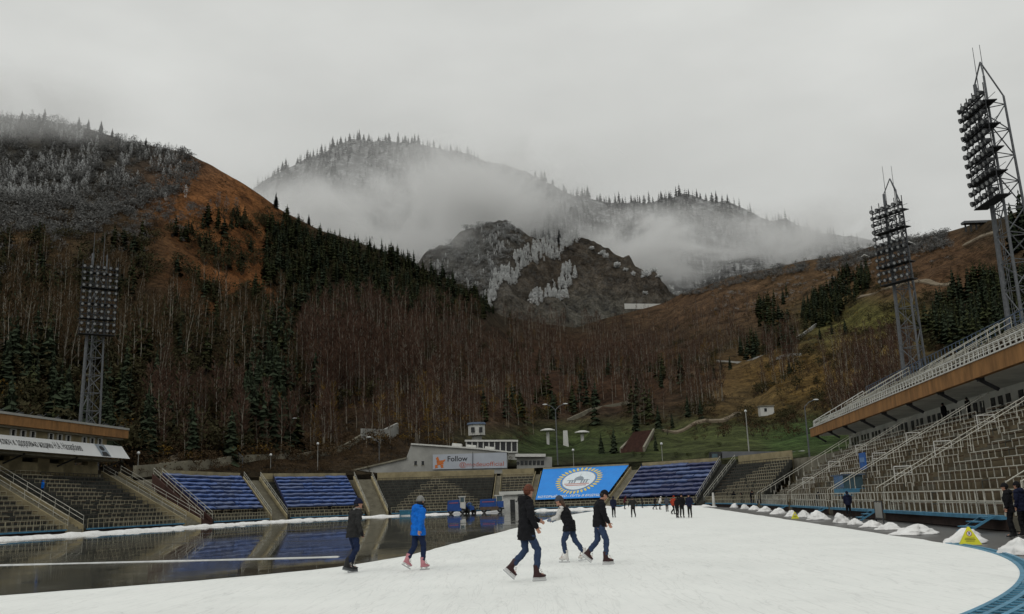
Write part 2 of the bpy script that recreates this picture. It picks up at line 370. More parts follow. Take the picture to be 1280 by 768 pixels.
# ---- hills: heightfields in distance/bearing round the valley floor
def interp(tab, x):
    if x <= tab[0][0]: return tab[0][1]
    for (a, va), (c, vc) in zip(tab, tab[1:]):
        if x <= c: return va+(vc-va)*(x-a)/(c-a)
    return tab[-1][1]
class Hill:
    def __init__(s, sky, toe, p=0.85, namp=6.0, nscale=0.012, seed=0.0, crest=0.25):
        s.crest = crest
        # sky: (px, py, distance) along the crest; toe: (px, py, distance) along the foot
        A = [(azte(x, y), d) for x, y, d in sky]
        s.te1 = [(a[0], a[1]) for a, d in A]; s.D = [(a[0], d) for a, d in A]
        A = [(azte(x, y), d) for x, y, d in toe]
        s.te0 = [(a[0], a[1]) for a, d in A]; s.r0 = [(a[0], d) for a, d in A]
        s.p = p; s.namp = namp; s.ns = nscale; s.seed = seed
        s.a0 = s.te1[0][0]; s.a1 = s.te1[-1][0]
    def h(s, a, r):
        r0 = interp(s.r0, a); D = interp(s.D, a); e0 = interp(s.te0, a); e1 = interp(s.te1, a)
        t = (r-r0)/(D-r0)
        x, y = math.sin(a)*r, math.cos(a)*r
        if t < 0:
            z = HC+e0*r0; k = max(0.0, 1+(r-r0)/14.0); return z*k - (1-k)*2
        if t <= 1:
            z = HC+(e0+(e1-e0)*t**s.p)*r
            wgt = min(1, t*5)*(s.crest+(1-s.crest)*min(1, (1-t)*5))
        else:
            z = (HC+e1*D)*(1-0.9*min(1.0, (t-1)/0.9)); wgt = s.crest
        nn = fbm(x*s.ns, y*s.ns, s.seed, 6, 0.9)
        gul = abs(fbm(a*9+nn*0.3, s.seed+3.3, r*0.0012, 3))
        return z + s.namp*wgt*(nn - gul*0.9)
    def hit(s, px, py):
        """point of the slope seen at a photo pixel"""
        a, e = azte(px, py); r0 = interp(s.r0, a); D = interp(s.D, a); e0 = interp(s.te0, a); e1 = interp(s.te1, a)
        k = (e-e0)/max(1e-6, e1-e0)
        if not 0 <= k <= 1: return None
        r = r0+(D-r0)*k**(1/s.p)
        return Vector((math.sin(a)*r, math.cos(a)*r, s.h(a, r)))
    def build(s, name, m, na, nr, label, zone=None, beyond=1.7):
        V = []; C = []
        for i in range(na+1):
            a = lerp(s.a0, s.a1, i/na); r0 = interp(s.r0, a); D = interp(s.D, a)
            for j in range(nr+1):
                t = -0.06+(beyond+0.06)*(j/nr)
                r = r0-14 if j == 0 else r0+(D-r0)*max(t, 0.0 if j == 1 else t)
                z = s.h(a, r); V.append((math.sin(a)*r, math.cos(a)*r, z))
                if zone: C.append(zone(*proj(V[-1])))
        n1 = nr+1; Fq = []
        for i in range(na):
            for j in range(nr): Fq.append((i*n1+j, (i+1)*n1+j, (i+1)*n1+j+1, i*n1+j+1))
        me = bpy.data.meshes.new(name); me.from_pydata(V, [], Fq); me.materials.append(m)
        me.polygons.foreach_set('use_smooth', [True]*len(Fq))
        if zone:
            at = me.attributes.new('cover', 'FLOAT_COLOR', 'POINT')
            at.data.foreach_set('color', np.asarray([(*c, 1) for c in C], np.float32).ravel())
        me.update()
        return tag(link(name, me), label, kind='structure')
def cover_mat(name, patch=0.35, scale=0.06, frost=0.0):
    """ground cover: the zone colour of each slope (grass, scree, scrub), broken up by clump noise"""
    m = bpy.data.materials.new(name); m.use_nodes = True; t = m.node_tree; bs = t.nodes['Principled BSDF']
    at = t.nodes.new('ShaderNodeAttribute'); at.attribute_name = 'cover'
    g = t.nodes.new('ShaderNodeNewGeometry')
    n = t.nodes.new('ShaderNodeTexNoise'); n.inputs['Scale'].default_value = scale; n.inputs['Detail'].default_value = 9; n.inputs['Roughness'].default_value = 0.75
    t.links.new(g.outputs['Position'], n.inputs['Vector'])
    r = t.nodes.new('ShaderNodeMapRange'); r.inputs[1].default_value = 0.32; r.inputs[2].default_value = 0.68; r.inputs[3].default_value = 1-patch*2; r.inputs[4].default_value = 1+patch*2
    t.links.new(n.outputs[0], r.inputs[0])
    nf = t.nodes.new('ShaderNodeTexNoise'); nf.inputs['Scale'].default_value = scale*7; nf.inputs['Detail'].default_value = 6; nf.inputs['Roughness'].default_value = 0.8
    t.links.new(g.outputs['Position'], nf.inputs['Vector'])
    rf = t.nodes.new('ShaderNodeMapRange'); rf.inputs[1].default_value = 0.35; rf.inputs[2].default_value = 0.65; rf.inputs[3].default_value = 0.35; rf.inputs[4].default_value = 1.55
    t.links.new(nf.outputs[0], rf.inputs[0]); mu = t.nodes.new('ShaderNodeMath'); mu.operation = 'MULTIPLY'; t.links.new(r.outputs[0], mu.inputs[0]); t.links.new(rf.outputs[0], mu.inputs[1])
    v = t.nodes.new('ShaderNodeVectorMath'); v.operation = 'SCALE'; t.links.new(at.outputs['Color'], v.inputs[0]); t.links.new(mu.outputs[0], v.inputs['Scale'])
    src = v.outputs[0]
    if frost:
        n2 = t.nodes.new('ShaderNodeTexNoise'); n2.inputs['Scale'].default_value = scale*2.5; n2.inputs['Detail'].default_value = 9; n2.inputs['Roughness'].default_value = 0.8
        t.links.new(g.outputs['Position'], n2.inputs['Vector'])
        rr = t.nodes.new('ShaderNodeMapRange'); rr.inputs[1].default_value = 0.48; rr.inputs[2].default_value = 0.60; rr.inputs[4].default_value = frost
        t.links.new(n2.outputs[0], rr.inputs[0])
        x = t.nodes.new('ShaderNodeMixRGB'); t.links.new(rr.outputs[0], x.inputs[0]); t.links.new(src, x.inputs[1]); x.inputs[2].default_value = (0.42, 0.43, 0.43, 1)
        src = x.outputs[0]
    t.links.new(src, bs.inputs['Base Color']); bs.inputs['Roughness'].default_value = 0.95; bs.inputs['Specular IOR Level'].default_value = 0.05
    u = t.nodes.new('ShaderNodeBump'); u.inputs['Strength'].default_value = 0.8; u.inputs['Distance'].default_value = 3.0
    t.links.new(n.outputs[0], u.inputs['Height']); t.links.new(u.outputs[0], bs.inputs['Normal'])
    return m
ZB = [  # soft patches of ground cover: px, py, rx, ry, colour, strength
 (265,258,105,82,(0.20,0.082,0.026),1.0),(290,345,80,75,(0.15,0.062,0.022),0.9),(60,310,120,45,(0.075,0.050,0.026),0.6),(150,300,120,50,(0.05,0.035,0.02),0.6),(15,300,70,35,(0.085,0.05,0.022),0.7),
 (60,190,220,60,(0.075,0.07,0.06),0.8),(1000,475,130,45,(0.13,0.082,0.026),0.9),(1010,350,260,45,(0.085,0.052,0.027),0.9),(870,385,110,35,(0.085,0.050,0.028),0.8),
 (1090,405,90,32,(0.085,0.080,0.024),0.9),(1180,330,90,50,(0.075,0.042,0.022),0.9),(1090,435,60,20,(0.15,0.10,0.03),0.8),
 (740,552,140,24,(0.045,0.075,0.024),1.0),(890,548,160,26,(0.060,0.072,0.026),1.0),(1010,545,60,26,(0.04,0.07,0.022),0.9),(950,505,90,20,(0.085,0.06,0.024),0.8),
 (620,480,260,60,(0.062,0.034,0.022),0.8),(330,560,200,30,(0.055,0.033,0.018),0.9),(100,500,200,60,(0.040,0.026,0.014),0.8),(740,460,150,50,(0.062,0.034,0.02),0.8)]
def zone_near(x, y):
    c = [0.032, 0.026, 0.016]; x += 10*fbm(x*0.02, y*0.02, 1.0, 3); y += 8*fbm(x*0.02, y*0.02, 4.0, 3)
    for px, py, rx, ry, k, s_ in ZB:
        d = ((x-px)/rx)**2+((y-py)/ry)**2; wg = s_*math.exp(-d**1.5)
        c = [lerp(c[i], k[i], wg) for i in range(3)]
    k_ = 0.86+0.18*min(1, max(0, (x-780)/160))
    return [k_*q for q in c]
hill = Hill([(-420,60,640),(-150,105,640),(0,142,620),(60,150,610),(120,163,600),(170,178,590),(230,188,580),(265,204,580),(310,231,580),(350,258,590),(400,283,600),(450,303,620),(500,322,640),(560,347,680),(600,371,720),(622,392,760),
             (660,400,840),(720,408,900),(790,388,930),(832,376,930),(852,364,920),(900,350,890),(950,337,860),(1000,326,820),(1060,315,780),(1090,306,750),(1130,301,720),(1180,291,680),(1210,283,660),(1250,271,620),(1290,256,590),(1420,215,560),(1700,170,560)],
            [(-420,585,120),(-100,592,128),(0,596,140),(160,597,165),(300,597,190),(500,592,200),(640,584,204),(800,577,204),(1000,572,190),(1100,566,165),(1280,555,135),(1420,540,125),(1700,520,120)], 0.85, 7.0, 0.012, 1.0)
m_hill = cover_mat('hillside_cover', 0.42, 0.07)
hill.build('hillside', m_hill, 300, 150, 'autumn hillside of rust grass and dark scrub rising behind the stadium', zone_near)
knoll = Hill([(380,430,1000),(480,365,1000),(530,322,1000),(560,297,1000),(598,277,1010),(632,273,1010),(662,292,1020),(692,295,1030),(720,296,1030),(728,298,1030),(742,304,1030),(752,307,1030),(760,307,1030),(774,318,1025),(780,319,1020),(786,315,1020),(794,328,1020),(806,334,1015),(816,341,1015),(828,350,1010),(835,357,1010),(852,368,1000),(900,400,1000),(1000,440,1000)],
             [(380,470,800),(700,430,860),(1000,470,860)], 0.9, 19.0, 0.026, 5.0, 0.45)
def zone_knoll(x, y):
    c = [0.040, 0.033, 0.025]
    for px, py, rx, ry, k, s_ in [(585,320,60,60,(0.085,0.085,0.08),0.9),(740,385,80,28,(0.085,0.083,0.07),0.9),(800,350,60,30,(0.055,0.045,0.035),0.8),(690,340,60,40,(0.05,0.04,0.03),0.8)]:
        d = ((x-px)/rx)**2+((y-py)/ry)**2; wg = s_*math.exp(-d); c = [lerp(c[i], k[i], wg) for i in range(3)]
    return c
knoll.build('rocky_hill', cover_mat('rocky_cover', 0.45, 0.06, 0.07), 260, 130, 'bare rocky knoll dusted with frost in front of the fog', zone_knoll)
def zone_far(x, y): return (0.10, 0.10, 0.10)
m_farc = cover_mat('frosted_mountain_cover', 0.40, 0.03, 0.8)
mtA = Hill([(180,330,1900),(300,238,1900),(340,218,1900),(400,193,1900),(440,175,1900),(490,171,1900),(530,175,1900),(570,188,1900),(620,203,1900),(660,212,1900),(700,235,1900),(760,270,1900),(900,350,1900)],
           [(180,480,1250),(900,480,1250)], 0.9, 36.0, 0.0065, 8.0, 0.5)
mtB = Hill([(560,330,1600),(620,270,1600),(665,215,1600),(700,236,1600),(740,247,1600),(790,246,1600),(860,243,1590),(905,249,1580),(950,268,1560),(1000,279,1550),(1040,292,1550),(1080,302,1550),(1150,322,1550),(1300,345,1550)],
           [(560,480,1150),(1300,480,1150)], 0.9, 32.0, 0.0075, 12.0, 0.5)
mtA.build('mountain', m_farc, 220, 80, 'frosted mountain peak with spruces on its crest fading into fog', zone_far)
mtB.build('mountain', m_farc, 220, 80, 'long frosted mountain ridge to the side of the peak, fading into fog', zone_far)

# ================================================================== TREES
m_bark = mat('dark_bark', (0.03, 0.025, 0.02), 0.9, 0.3, 2.0)
m_birchbark = mat('pale_birch_bark', (0.20, 0.18, 0.145), 0.8, 0.5, 0.25)
m_spruce = tree_mat('spruce_needles', (0.038, 0.050, 0.030))
m_spruce2 = tree_mat('olive_spruce_needles', (0.046, 0.053, 0.024))
m_twig = tree_mat('reddish_bare_twigs', (0.070, 0.042, 0.030), 0.45)
m_twig2 = tree_mat('brown_bare_twigs', (0.060, 0.040, 0.022), 0.4)
m_olive = tree_mat('dull_olive_leaves', (0.042, 0.038, 0.019), 0.5)
m_ochre = tree_mat('ochre_leaves', (0.14, 0.085, 0.02), 0.4)
m_frost = tree_mat('frosted_twigs', (0.55, 0.56, 0.555), 0.25)
m_frost_m = tree_mat('half_frosted_twigs', (0.27, 0.275, 0.27), 0.6)
m_frost_d = tree_mat('thinly_frosted_twigs', (0.14, 0.14, 0.135), 0.75)
m_fspruce = tree_mat('frosted_spruce_needles', (0.085, 0.088, 0.088), 0.7)
m_fspruce_d = tree_mat('dark_far_spruce_needles', (0.035, 0.038, 0.038), 0.4)
def t_spruce(seed, layers=9, per=8, width=0.205):
    """unit-height spruce: tapered trunk, whorls of drooping boughs of uneven length"""
    r = random.Random(seed); V = []; T = []; mi = []
    n = 5
    for z, rr in ((0, 0.014), (0.97, 0.002)):
        for j in range(n): V.append((rr*math.cos(6.283*j/n), rr*math.sin(6.283*j/n), z))
    for j in range(n):
        T += [(j, (j+1)%n, n+(j+1)%n), (j, n+(j+1)%n, n+j)]; mi += [0, 0]
    for i in range(layers):
        f = i/(layers-1); z = 0.10+0.86*f; ln = width*((1-f)**0.8)*(1.05)+0.014
        for j in range(per if f < 0.75 else max(4, per-3)):
            a = 6.283*(j+r.random()*0.8)/per + i*1.3; l = ln*r.uniform(0.55, 1.2); dz = -l*r.uniform(0.25, 0.75)
            wd = l*r.uniform(0.30, 0.5)+0.006; ca, sa = math.cos(a), math.sin(a); z0 = z+r.uniform(-0.025, 0.025)
            k = len(V)
            V += [(0, 0, z0+0.03), (ca*l*0.6-sa*wd, sa*l*0.6+ca*wd, z0+dz*0.5), (ca*l*0.6+sa*wd, sa*l*0.6-ca*wd, z0+dz*0.5), (ca*l, sa*l, z0+dz*0.8), (ca*l*0.55, sa*l*0.55, z0+dz*0.5-0.05)]
            T += [(k, k+1, k+2), (k+1, k+3, k+2), (k, k+1, k+4), (k, k+4, k+2)]; mi += [1]*4
    return np.array(V), np.array(T), np.array(mi)
def t_bare(seed, twigs=70, cw=0.16, c0=0.35, tr=0.008, branches=8, tw=0.006, leafy=0):
    """unit-height leafless tree: thin swaying trunk, rising limbs, a crown of fine twigs"""
    r = random.Random(seed); V = []; T = []; mi = []
    lean = (r.uniform(-0.05, 0.05), r.uniform(-0.05, 0.05)); n = 5; seg = 4
    def ax(f): return (lean[0]*f*f+0.012*math.sin(f*5+seed), lean[1]*f*f+0.012*math.cos(f*4+seed), f*0.96)
    for i in range(seg+1):
        f = i/seg; c = ax(f); rr = tr*(1-0.85*f)
        for j in range(n): V.append((c[0]+rr*math.cos(6.283*j/n), c[1]+rr*math.sin(6.283*j/n), c[2]))
    for i in range(seg):
        for j in range(n):
            a, b_ = i*n+j, i*n+(j+1)%n; T += [(a, b_, b_+n), (a, b_+n, a+n)]; mi += [0, 0]
    def sliver(p, q, wd, m):
        k = len(V); d = np.array(q)-np.array(p); s_ = np.cross(d, (r.uniform(-1,1), r.uniform(-1,1), r.uniform(-1,1)))
        s_ = s_/(np.linalg.norm(s_)+1e-9)*wd
        V.extend([tuple(np.array(p)-s_), tuple(np.array(p)+s_), tuple(q)]); T.append((k, k+1, k+2)); mi.append(m)
    for i in range(branches):
        f = r.uniform(c0, 0.9); c = ax(f); a = r.uniform(0, 6.283); l = cw*r.uniform(0.5, 1.0)*(1.2-f)
        q = (c[0]+math.cos(a)*l, c[1]+math.sin(a)*l, c[2]+l*r.uniform(0.8, 1.6)); sliver(c, q, tr*0.35, 0); sliver(c, q, tr*0.35, 0)
    for i in range(twigs):
        f = r.uniform(c0, 0.98); c = ax(f); a = r.uniform(0, 6.283)
        env = cw*math.sin(math.pi*min(1, max(0.05, (f-c0)/(1.02-c0)))**0.7)
        d = env*math.sqrt(r.random()); p = (c[0]+math.cos(a)*d*0.6, c[1]+math.sin(a)*d*0.6, c[2])
        l = r.uniform(0.06, 0.14); sp_ = r.uniform(0.15, 0.8)
        q = (p[0]+math.cos(a)*l*sp_, p[1]+math.sin(a)*l*sp_, p[2]+l*r.uniform(0.5, 1.0)); sliver(p, q, tw*r.uniform(0.6, 1.5), 1)
    return np.array(V), np.array(T), np.array(mi)
def t_shrub(seed, n=60, tw=0.05, flat=0.7):
    """unit-height shrub: several stems and a rounded mass of small leaf and twig faces"""
    r = random.Random(seed); V = []; T = []; mi = []
    lob = [(r.uniform(-0.35, 0.35), r.uniform(-0.35, 0.35), r.uniform(0.3, 0.65), r.uniform(0.25, 0.42)) for _ in range(5)]
    for x, y, z, q in lob:
        k = len(V); V += [(-0.02, 0, 0), (0.02, 0.01, 0), (x, y, z)]; T.append((k, k+1, k+2)); mi.append(0)
    for i in range(n):
        x, y, z, q = lob[i % 5]; d = Vector((r.gauss(0,1), r.gauss(0,1), r.gauss(0,1))).normalized()
        c = Vector((x, y, z))+Vector((d.x, d.y, d.z*flat))*q*(0.5+0.5*r.random())
        c.z = max(0.03, c.z)
        a = Vector((r.gauss(0,1), r.gauss(0,1), r.gauss(0,1))).normalized()*tw*r.uniform(0.7, 1.8); e = d.cross(a).normalized()*tw*r.uniform(0.5, 1.2)
        k = len(V); V += [tuple(c-a-e), tuple(c+a-e*0.3), tuple(c+e+a*0.2)]; T.append((k, k+1, k+2)); mi.append(1)
    return np.array(V), np.array(T), np.array(mi)
def t_frostcone(seed, n=110):
    """unit-height frosted tree: upright pointed mass of small faces on a trunk"""
    r = random.Random(seed); V = [(-0.015,0,0),(0.015,0,0),(0,0,0.9),(0,0.015,0)]; T = [(0,1,2),(1,3,2),(3,0,2)]; mi = [0,0,0]
    for i in range(n):
        f = r.random()**0.8; z = 0.12+0.86*f; a = r.uniform(0, 6.283); q = 0.24*(1-f)**0.6*math.sqrt(r.random())*(0.8+0.4*math.sin(a*3+seed))
        c = np.array((math.cos(a)*q, math.sin(a)*q, z)); e = np.array([r.gauss(0,1) for _ in range(3)])*0.032; g = np.array([r.gauss(0,1) for _ in range(3)])*0.032
        k = len(V); V += [tuple(c-e), tuple(c+e), tuple(c+g+np.array((0,0,0.05)))]; T.append((k, k+1, k+2)); mi.append(1)
    return np.array(V), np.array(T), np.array(mi)
def scatter(name, protos, items, mats, label):
    """merge placed copies (pos, height, width factor) of the prototypes into one mass"""
    Vs, Ts, Ms = [], [], []; k = 0
    for i, (p, h, wf) in enumerate(items):
        V, T, mi = protos[i % len(protos)]; a = random.uniform(0, 6.283); ca, sa = math.cos(a), math.sin(a)
        X = (V[:,0]*ca-V[:,1]*sa)*h*wf+p[0]; Y = (V[:,0]*sa+V[:,1]*ca)*h*wf+p[1]; Z = V[:,2]*h+p[2]-0.02*h
        Vs.append(np.stack([X, Y, Z], 1)); Ts.append(T+k); Ms.append(mi); k += len(V)
    me = np_mesh(name, np.concatenate(Vs), np.concatenate(Ts), mats, np.concatenate(Ms))
    return tag(link(name, me), label, kind='stuff')
def in_poly(x, y, P):
    c = False; j = len(P)-1
    for i in range(len(P)):
        if (P[i][1] > y) != (P[j][1] > y) and x < (P[j][0]-P[i][0])*(y-P[i][1])/(P[j][1]-P[i][1])+P[i][0]: c = not c
        j = i
    return c
CLEAR = [(944,972,494,516),(772,822,528,570),(668,742,514,546),(582,610,526,552),(470,500,534,550),(776,838,360,380)]     # open ground kept round huts, steps and canopies
def sample(surf, poly, n, h0, h1, clump=0.0, cs=0.03, edge=None):
    """n points on a slope inside a patch of it; clump>0 leaves glades"""
    xs = [p[0] for p in poly]; ys = [p[1] for p in poly]; o = []; tries = 0
    while len(o) < n and tries < n*30:
        tries += 1
        x, y = random.uniform(min(xs), max(xs)), random.uniform(min(ys), max(ys))
        if not in_poly(x, y, poly) or any(x0 < x < x1 and y0 < y < y1 for x0, x1, y0, y1 in CLEAR): continue
        if clump and fbm(x*cs, y*cs, 3.0+clump, 3) < clump-0.5: continue
        p = surf.hit(x, y)
        if p is None: continue
        o.append((p, random.uniform(h0, h1), random.uniform(0.8, 1.25)))
    return o
SP = [t_spruce(i, 8+i%3, 7+i%2, (0.15,0.19,0.24,0.21,0.27,0.17,0.23)[i]) for i in range(7)]; BI = [t_bare(i, 80) for i in range(6)]; SH = [t_shrub(i) for i in range(5)]
FB = [t_bare(i+20, 100, 0.2, 0.15, 0.008, 10, 0.009) for i in range(4)]; FS = [t_shrub(i+10, 70) for i in range(4)]; FC = [t_frostcone(i) for i in range(4)]
FAR = [t_spruce(i+50, 6, 5, 0.15) for i in range(4)]
# masses that read as one wood
spr = []
spr += sample(hill, [(335,276),(420,302),(500,326),(560,350),(618,388),(622,400),(560,402),(470,398),(390,392),(330,350)], 800, 7, 15)
spr += sample(hill, [(170,330),(230,282),(330,255),(420,296),(560,346),(640,398),(660,440),(470,440),(300,440),(180,410)], 420, 5, 12, 0.38)
spr += sample(hill, [(0,300),(190,300),(240,400),(200,430),(0,430)], 170, 6, 12, 0.45)
spr += sample(hill, [(330,400),(430,395),(400,470),(380,560),(300,560),(310,470)], 130, 11, 18, 0.5)
spr += sample(hill, [(0,380),(90,400),(300,420),(300,580),(0,580)], 190, 7, 14, 0.55)
spr += sample(hill, [(1000,400),(1010,370),(1060,345),(1090,335),(1085,365),(1030,405),(1005,412)], 160, 8, 12)
spr += sample(hill, [(1150,420),(1160,390),(1200,350),(1245,350),(1280,340),(1280,450),(1190,450)], 260, 9, 15)
spr += sample(hill, [(945,400),(950,372),(985,368),(990,420),(1000,450),(930,440)], 60, 9, 15)
spr += sample(hill, [(600,440),(780,440),(860,470),(850,520),(700,525),(600,520)], 70, 9, 16, 0.5)
ORD = 'first second third fourth fifth sixth seventh eighth ninth tenth eleventh twelfth thirteenth fourteenth fifteenth sixteenth seventeenth eighteenth nineteenth twentieth'.split()
ORD += ['twenty-'+q for q in ORD[:9]]+['thirtieth']+['thirty-'+q for q in ORD[:9]]
split_meshes = {}
def tree_thing(name, protos, i, mats, item, label, group, cat='tree'):
    """one tree of its own: trunk and crown under an empty at its foot, meshes shared by look-alikes"""
    key = (id(protos), i % len(protos), mats[1].name)
    if key not in split_meshes:
        V, T, mi = protos[i % len(protos)]; pr = []
        for m_i, nm in ((0,'trunk'),(1,'crown')):
            Tt = T[mi == m_i]; used, inv = np.unique(Tt, return_inverse=True); pr.append((nm, np_mesh(nm, V[used], inv.reshape(-1,3), [mats[m_i]])))
        split_meshes[key] = pr
    p, h, wf = item; t = thing(name, label, cat, (p[0],p[1],p[2]-0.02*h), random.uniform(0,6.28), group); t.scale = (h*wf, h*wf, h)
    for nm, me in split_meshes[key]: link(nm, me, t)
    return t
def pull(items, n):
    """the n placements that show largest"""
    items.sort(key=lambda q: -q[1]/math.hypot(q[0][0], q[0][1])); return items[:n], items[n:]
top, spr = pull(spr, 60)
SPD = [t_spruce(i+70, 13, 9) for i in range(4)]
for i, q in enumerate(top): tree_thing('spruce_tree', SPD, i, [m_bark, m_spruce], q, 'dark green spruce among the trees of the wooded slope', 'spruces of the wooded slope')
def at_px(surf, px, py, hpx):
    p = surf.hit(px, py)
    k_ = 0
    while p is None and k_ < 12: k_ += 1; p = surf.hit(px, py+k_)
    return (p, hpx*math.hypot(p.x,p.y)/F_PX, 1.0)
for i, (x, y, h) in enumerate([(752,566,26),(768,566,33),(820,563,20)]): tree_thing('spruce_tree', SPD, i, [m_bark, m_spruce], at_px(hill,x,y,h), ['smaller dark spruce on the lawn left of the brown steps','tall dark spruce on the lawn left of the brown steps','dark spruce on the lawn right of the brown steps'][i], 'lawn spruces')
_bp = [t_shrub(j+60,140,0.06) for j in range(2)]
for i, (x, y, h) in enumerate([(793,571,9),(803,572,8),(845,572,10),(861,573,9),(884,571,9),(899,558,8)]): tree_thing('round_bush', _bp, i, [m_bark, m_spruce2], at_px(hill,x,y,h), ORD[i]+' small round dark green bush from the left on the lawn near the steps', 'lawn bushes', 'bush')
LX = [648,688,795,823,840,860,876,852,883,893,902,913,926,942,958,978,988,1026,1040,1057]
for i, (x, y, h) in enumerate([(648,515,18),(688,503,20),(795,529,34),(823,529,30),(840,526,20),(860,520,28),(876,520,26),(852,483,37),(883,466,14),(893,479,20),(902,466,13),(913,463,17),(926,437,26),(942,440,31),(958,440,37),(978,434,34),(988,474,20),(1026,430,16),(1040,417,15),(1057,417,20)]): tree_thing('spruce_tree', SPD, i, [m_bark, m_spruce], at_px(hill,x,y,h), ORD[sorted(LX).index(x)]+' single dark spruce from the left on the brown slope beyond the lawn', 'single spruces beyond the lawn')
for i, (x, y, h) in enumerate([(1268,300,60),(1280,290,66),(1292,300,62)]): tree_thing('spruce_tree', SPD, i, [m_bark, m_spruce], at_px(hill,x,y,h), ('left one','middle one','right one')[i]+' of the tall dark spruces at the frame edge behind the tallest tower', 'spruces at the frame edge')
for i, (x, y, h) in enumerate([(8,148,10),(27,150,14),(48,153,14),(55,154,20),(98,162,16),(110,165,16),(126,168,18),(140,172,12)]): tree_thing('frosted_tree', SPD, i, [m_bark, m_fspruce], at_px(hill,x,y,h), ORD[i]+' grey frosted fir from the left on the misty crest of the wooded hill', 'firs on the misty crest')
tree_thing('spruce_tree', SPD, 1, [m_bark, m_fspruce_d], at_px(hill,182,187,16), 'lone dark fir on the skyline of the wooded hill', None)
for i, (x, y, h, lab) in enumerate([(232,247,20,'single white rimed tree on the rust grass patch'),(207,250,14,'faint small rimed tree left of the single white tree'),(262,266,22,'first pale rimed tree of the clump on the rust grass'),(272,262,26,'tallest pale rimed tree of the clump on the rust grass'),(283,268,26,'middle pale rimed tree of the clump on the rust grass'),(296,270,28,'pale rimed tree at the downhill end of the clump on the rust grass')]): tree_thing('frosted_tree', FB, i, [m_bark, m_frost_d if i > 1 else m_frost], at_px(hill,x,y,h), lab, None)
tree_thing('spruce_tree', SPD, 2, [m_bark, m_fspruce_d], at_px(hill,345,258,22), 'broad dark fir on the descending ridge line, higher of two', None)
tree_thing('spruce_tree', SPD, 3, [m_bark, m_fspruce_d], at_px(hill,386,276,14), 'narrow dark fir on the descending ridge line, lower of two', None)
for i, (x, y, h) in enumerate([(458,312,18),(464,314,20),(478,318,14),(490,322,14),(498,326,16)]): tree_thing('bare_tree', BI, i, [m_birchbark, m_frost_d], at_px(hill,x,y,h), ORD[i]+' pale thin bare tree from the left on the spruce ridge line', 'bare trees on the spruce ridge line')
for i, x in enumerate([150,165,185,200,252,292,305,320,355,405,425,440,460,478,512,520,540,562,605,635,650,690,710,720,735,750,762,778,828,845,872,920]):
    px = 300+x/3.49; tree_thing('spruce_tree', SP, i, [m_bark, m_fspruce_d], at_px(mtA, px, proj((math.sin(azte(px,200)[0])*1900, math.cos(azte(px,200)[0])*1900, HC+interp(mtA.te1, azte(px,200)[0])*1900))[1]+1.0, (8,11,14,16,9,12)[i%6]), ORD[i]+' dark spruce from the left along the crest of the frosted peak', 'spruces on the frosted peak')
for i, x in enumerate([485,520,548,562,597,645,655,700,725,750,790,803,820,842,868,885,900,938,955,975,995,1015,1032,1070,1085,1105,1135,1150,1190,1225,1240,1265,1290,1310,1335,1360]):
    px = 520+x/3.49; a_ = azte(px,245)[0]; tree_thing('spruce_tree', SP, i, [m_bark, m_fspruce_d], at_px(mtB, px, proj((math.sin(a_)*1590, math.cos(a_)*1590, HC+interp(mtB.te1, a_)*1590))[1]+1.0, (8,11,14,17,9,12)[i%6]), ORD[i]+' dark spruce from the left along the crest of the long frosted ridge', 'spruces on the long frosted ridge')
random.shuffle(spr); ns_ = int(len(spr)*0.55)
scatter('forest', SP, spr[:ns_], [m_bark, m_spruce], 'dark green spruce forest covering the slopes')
scatter('forest', SP, spr[ns_:], [m_bark, m_spruce2], 'olive tinged conifers mixed into the spruce forest')
scatter('forest', [t_shrub(i+30, 130, 0.05, 0.9) for i in range(5)], sample(hill, [(0,300),(200,290),(330,260),(420,300),(640,400),(640,470),(420,520),(300,570),(0,580)], 900, 4, 9, 0.25)+sample(hill, [(300,290),(340,265),(420,300),(560,350),(625,395),(560,410),(380,400)], 420, 4, 8)+sample(hill, [(640,430),(800,440),(960,400),(1090,350),(1280,330),(1280,480),(1000,520),(640,520)], 420, 3, 7, 0.4), [m_bark, m_olive], 'dull olive broadleaf trees and tall bushes among the woods')
bir = []
bir += sample(hill, [(385,400),(470,392),(560,400),(640,405),(760,412),(830,430),(800,500),(700,495),(600,500),(480,505),(400,500),(370,450)], 950, 11, 24, 0.22)
birL = sample(hill, [(0,330),(120,330),(230,360),(400,380),(390,480),(240,500),(0,480)], 300, 12, 20, 0.35)
bir += sample(hill, [(700,440),(900,430),(1000,420),(1000,480),(880,520),(760,520)], 300, 10, 18, 0.4)
bir += sample(hill, [(1030,470),(1090,450),(1150,440),(1150,530),(1040,530)], 200, 9, 15)
bir += sample(hill, [(200,480),(500,490),(640,500),(640,560),(480,560),(180,580)], 260, 8, 16, 0.35)
bir += sample(hill, [(780,385),(860,375),(960,375),(950,430),(820,440),(760,420)], 240, 6, 12, 0.4)
top, bir = pull(bir, 90)
BID = [t_bare(i+40, 150) for i in range(5)]
for i, q in enumerate(top): tree_thing('birch_tree', BID, i, [m_birchbark, m_twig], q, 'leafless birch with a thin pale trunk in the wood on the lower slope', 'birches of the lower wood')
scatter('forest', BI, sample(hill, [(385,400),(640,405),(830,430),(980,430),(960,500),(700,520),(480,560),(330,560)], 130, 8, 15, 0.4), [m_birchbark, m_ochre], 'thin trees still holding ochre leaves among the bare birches')
scatter('forest', BI, birL, [m_birchbark, m_twig2], 'scattered brown leafless trees on the darker side of the hill')
scatter('forest', BI, bir, [m_birchbark, m_twig], 'leafless reddish birch wood on the lower slopes')
shr = []
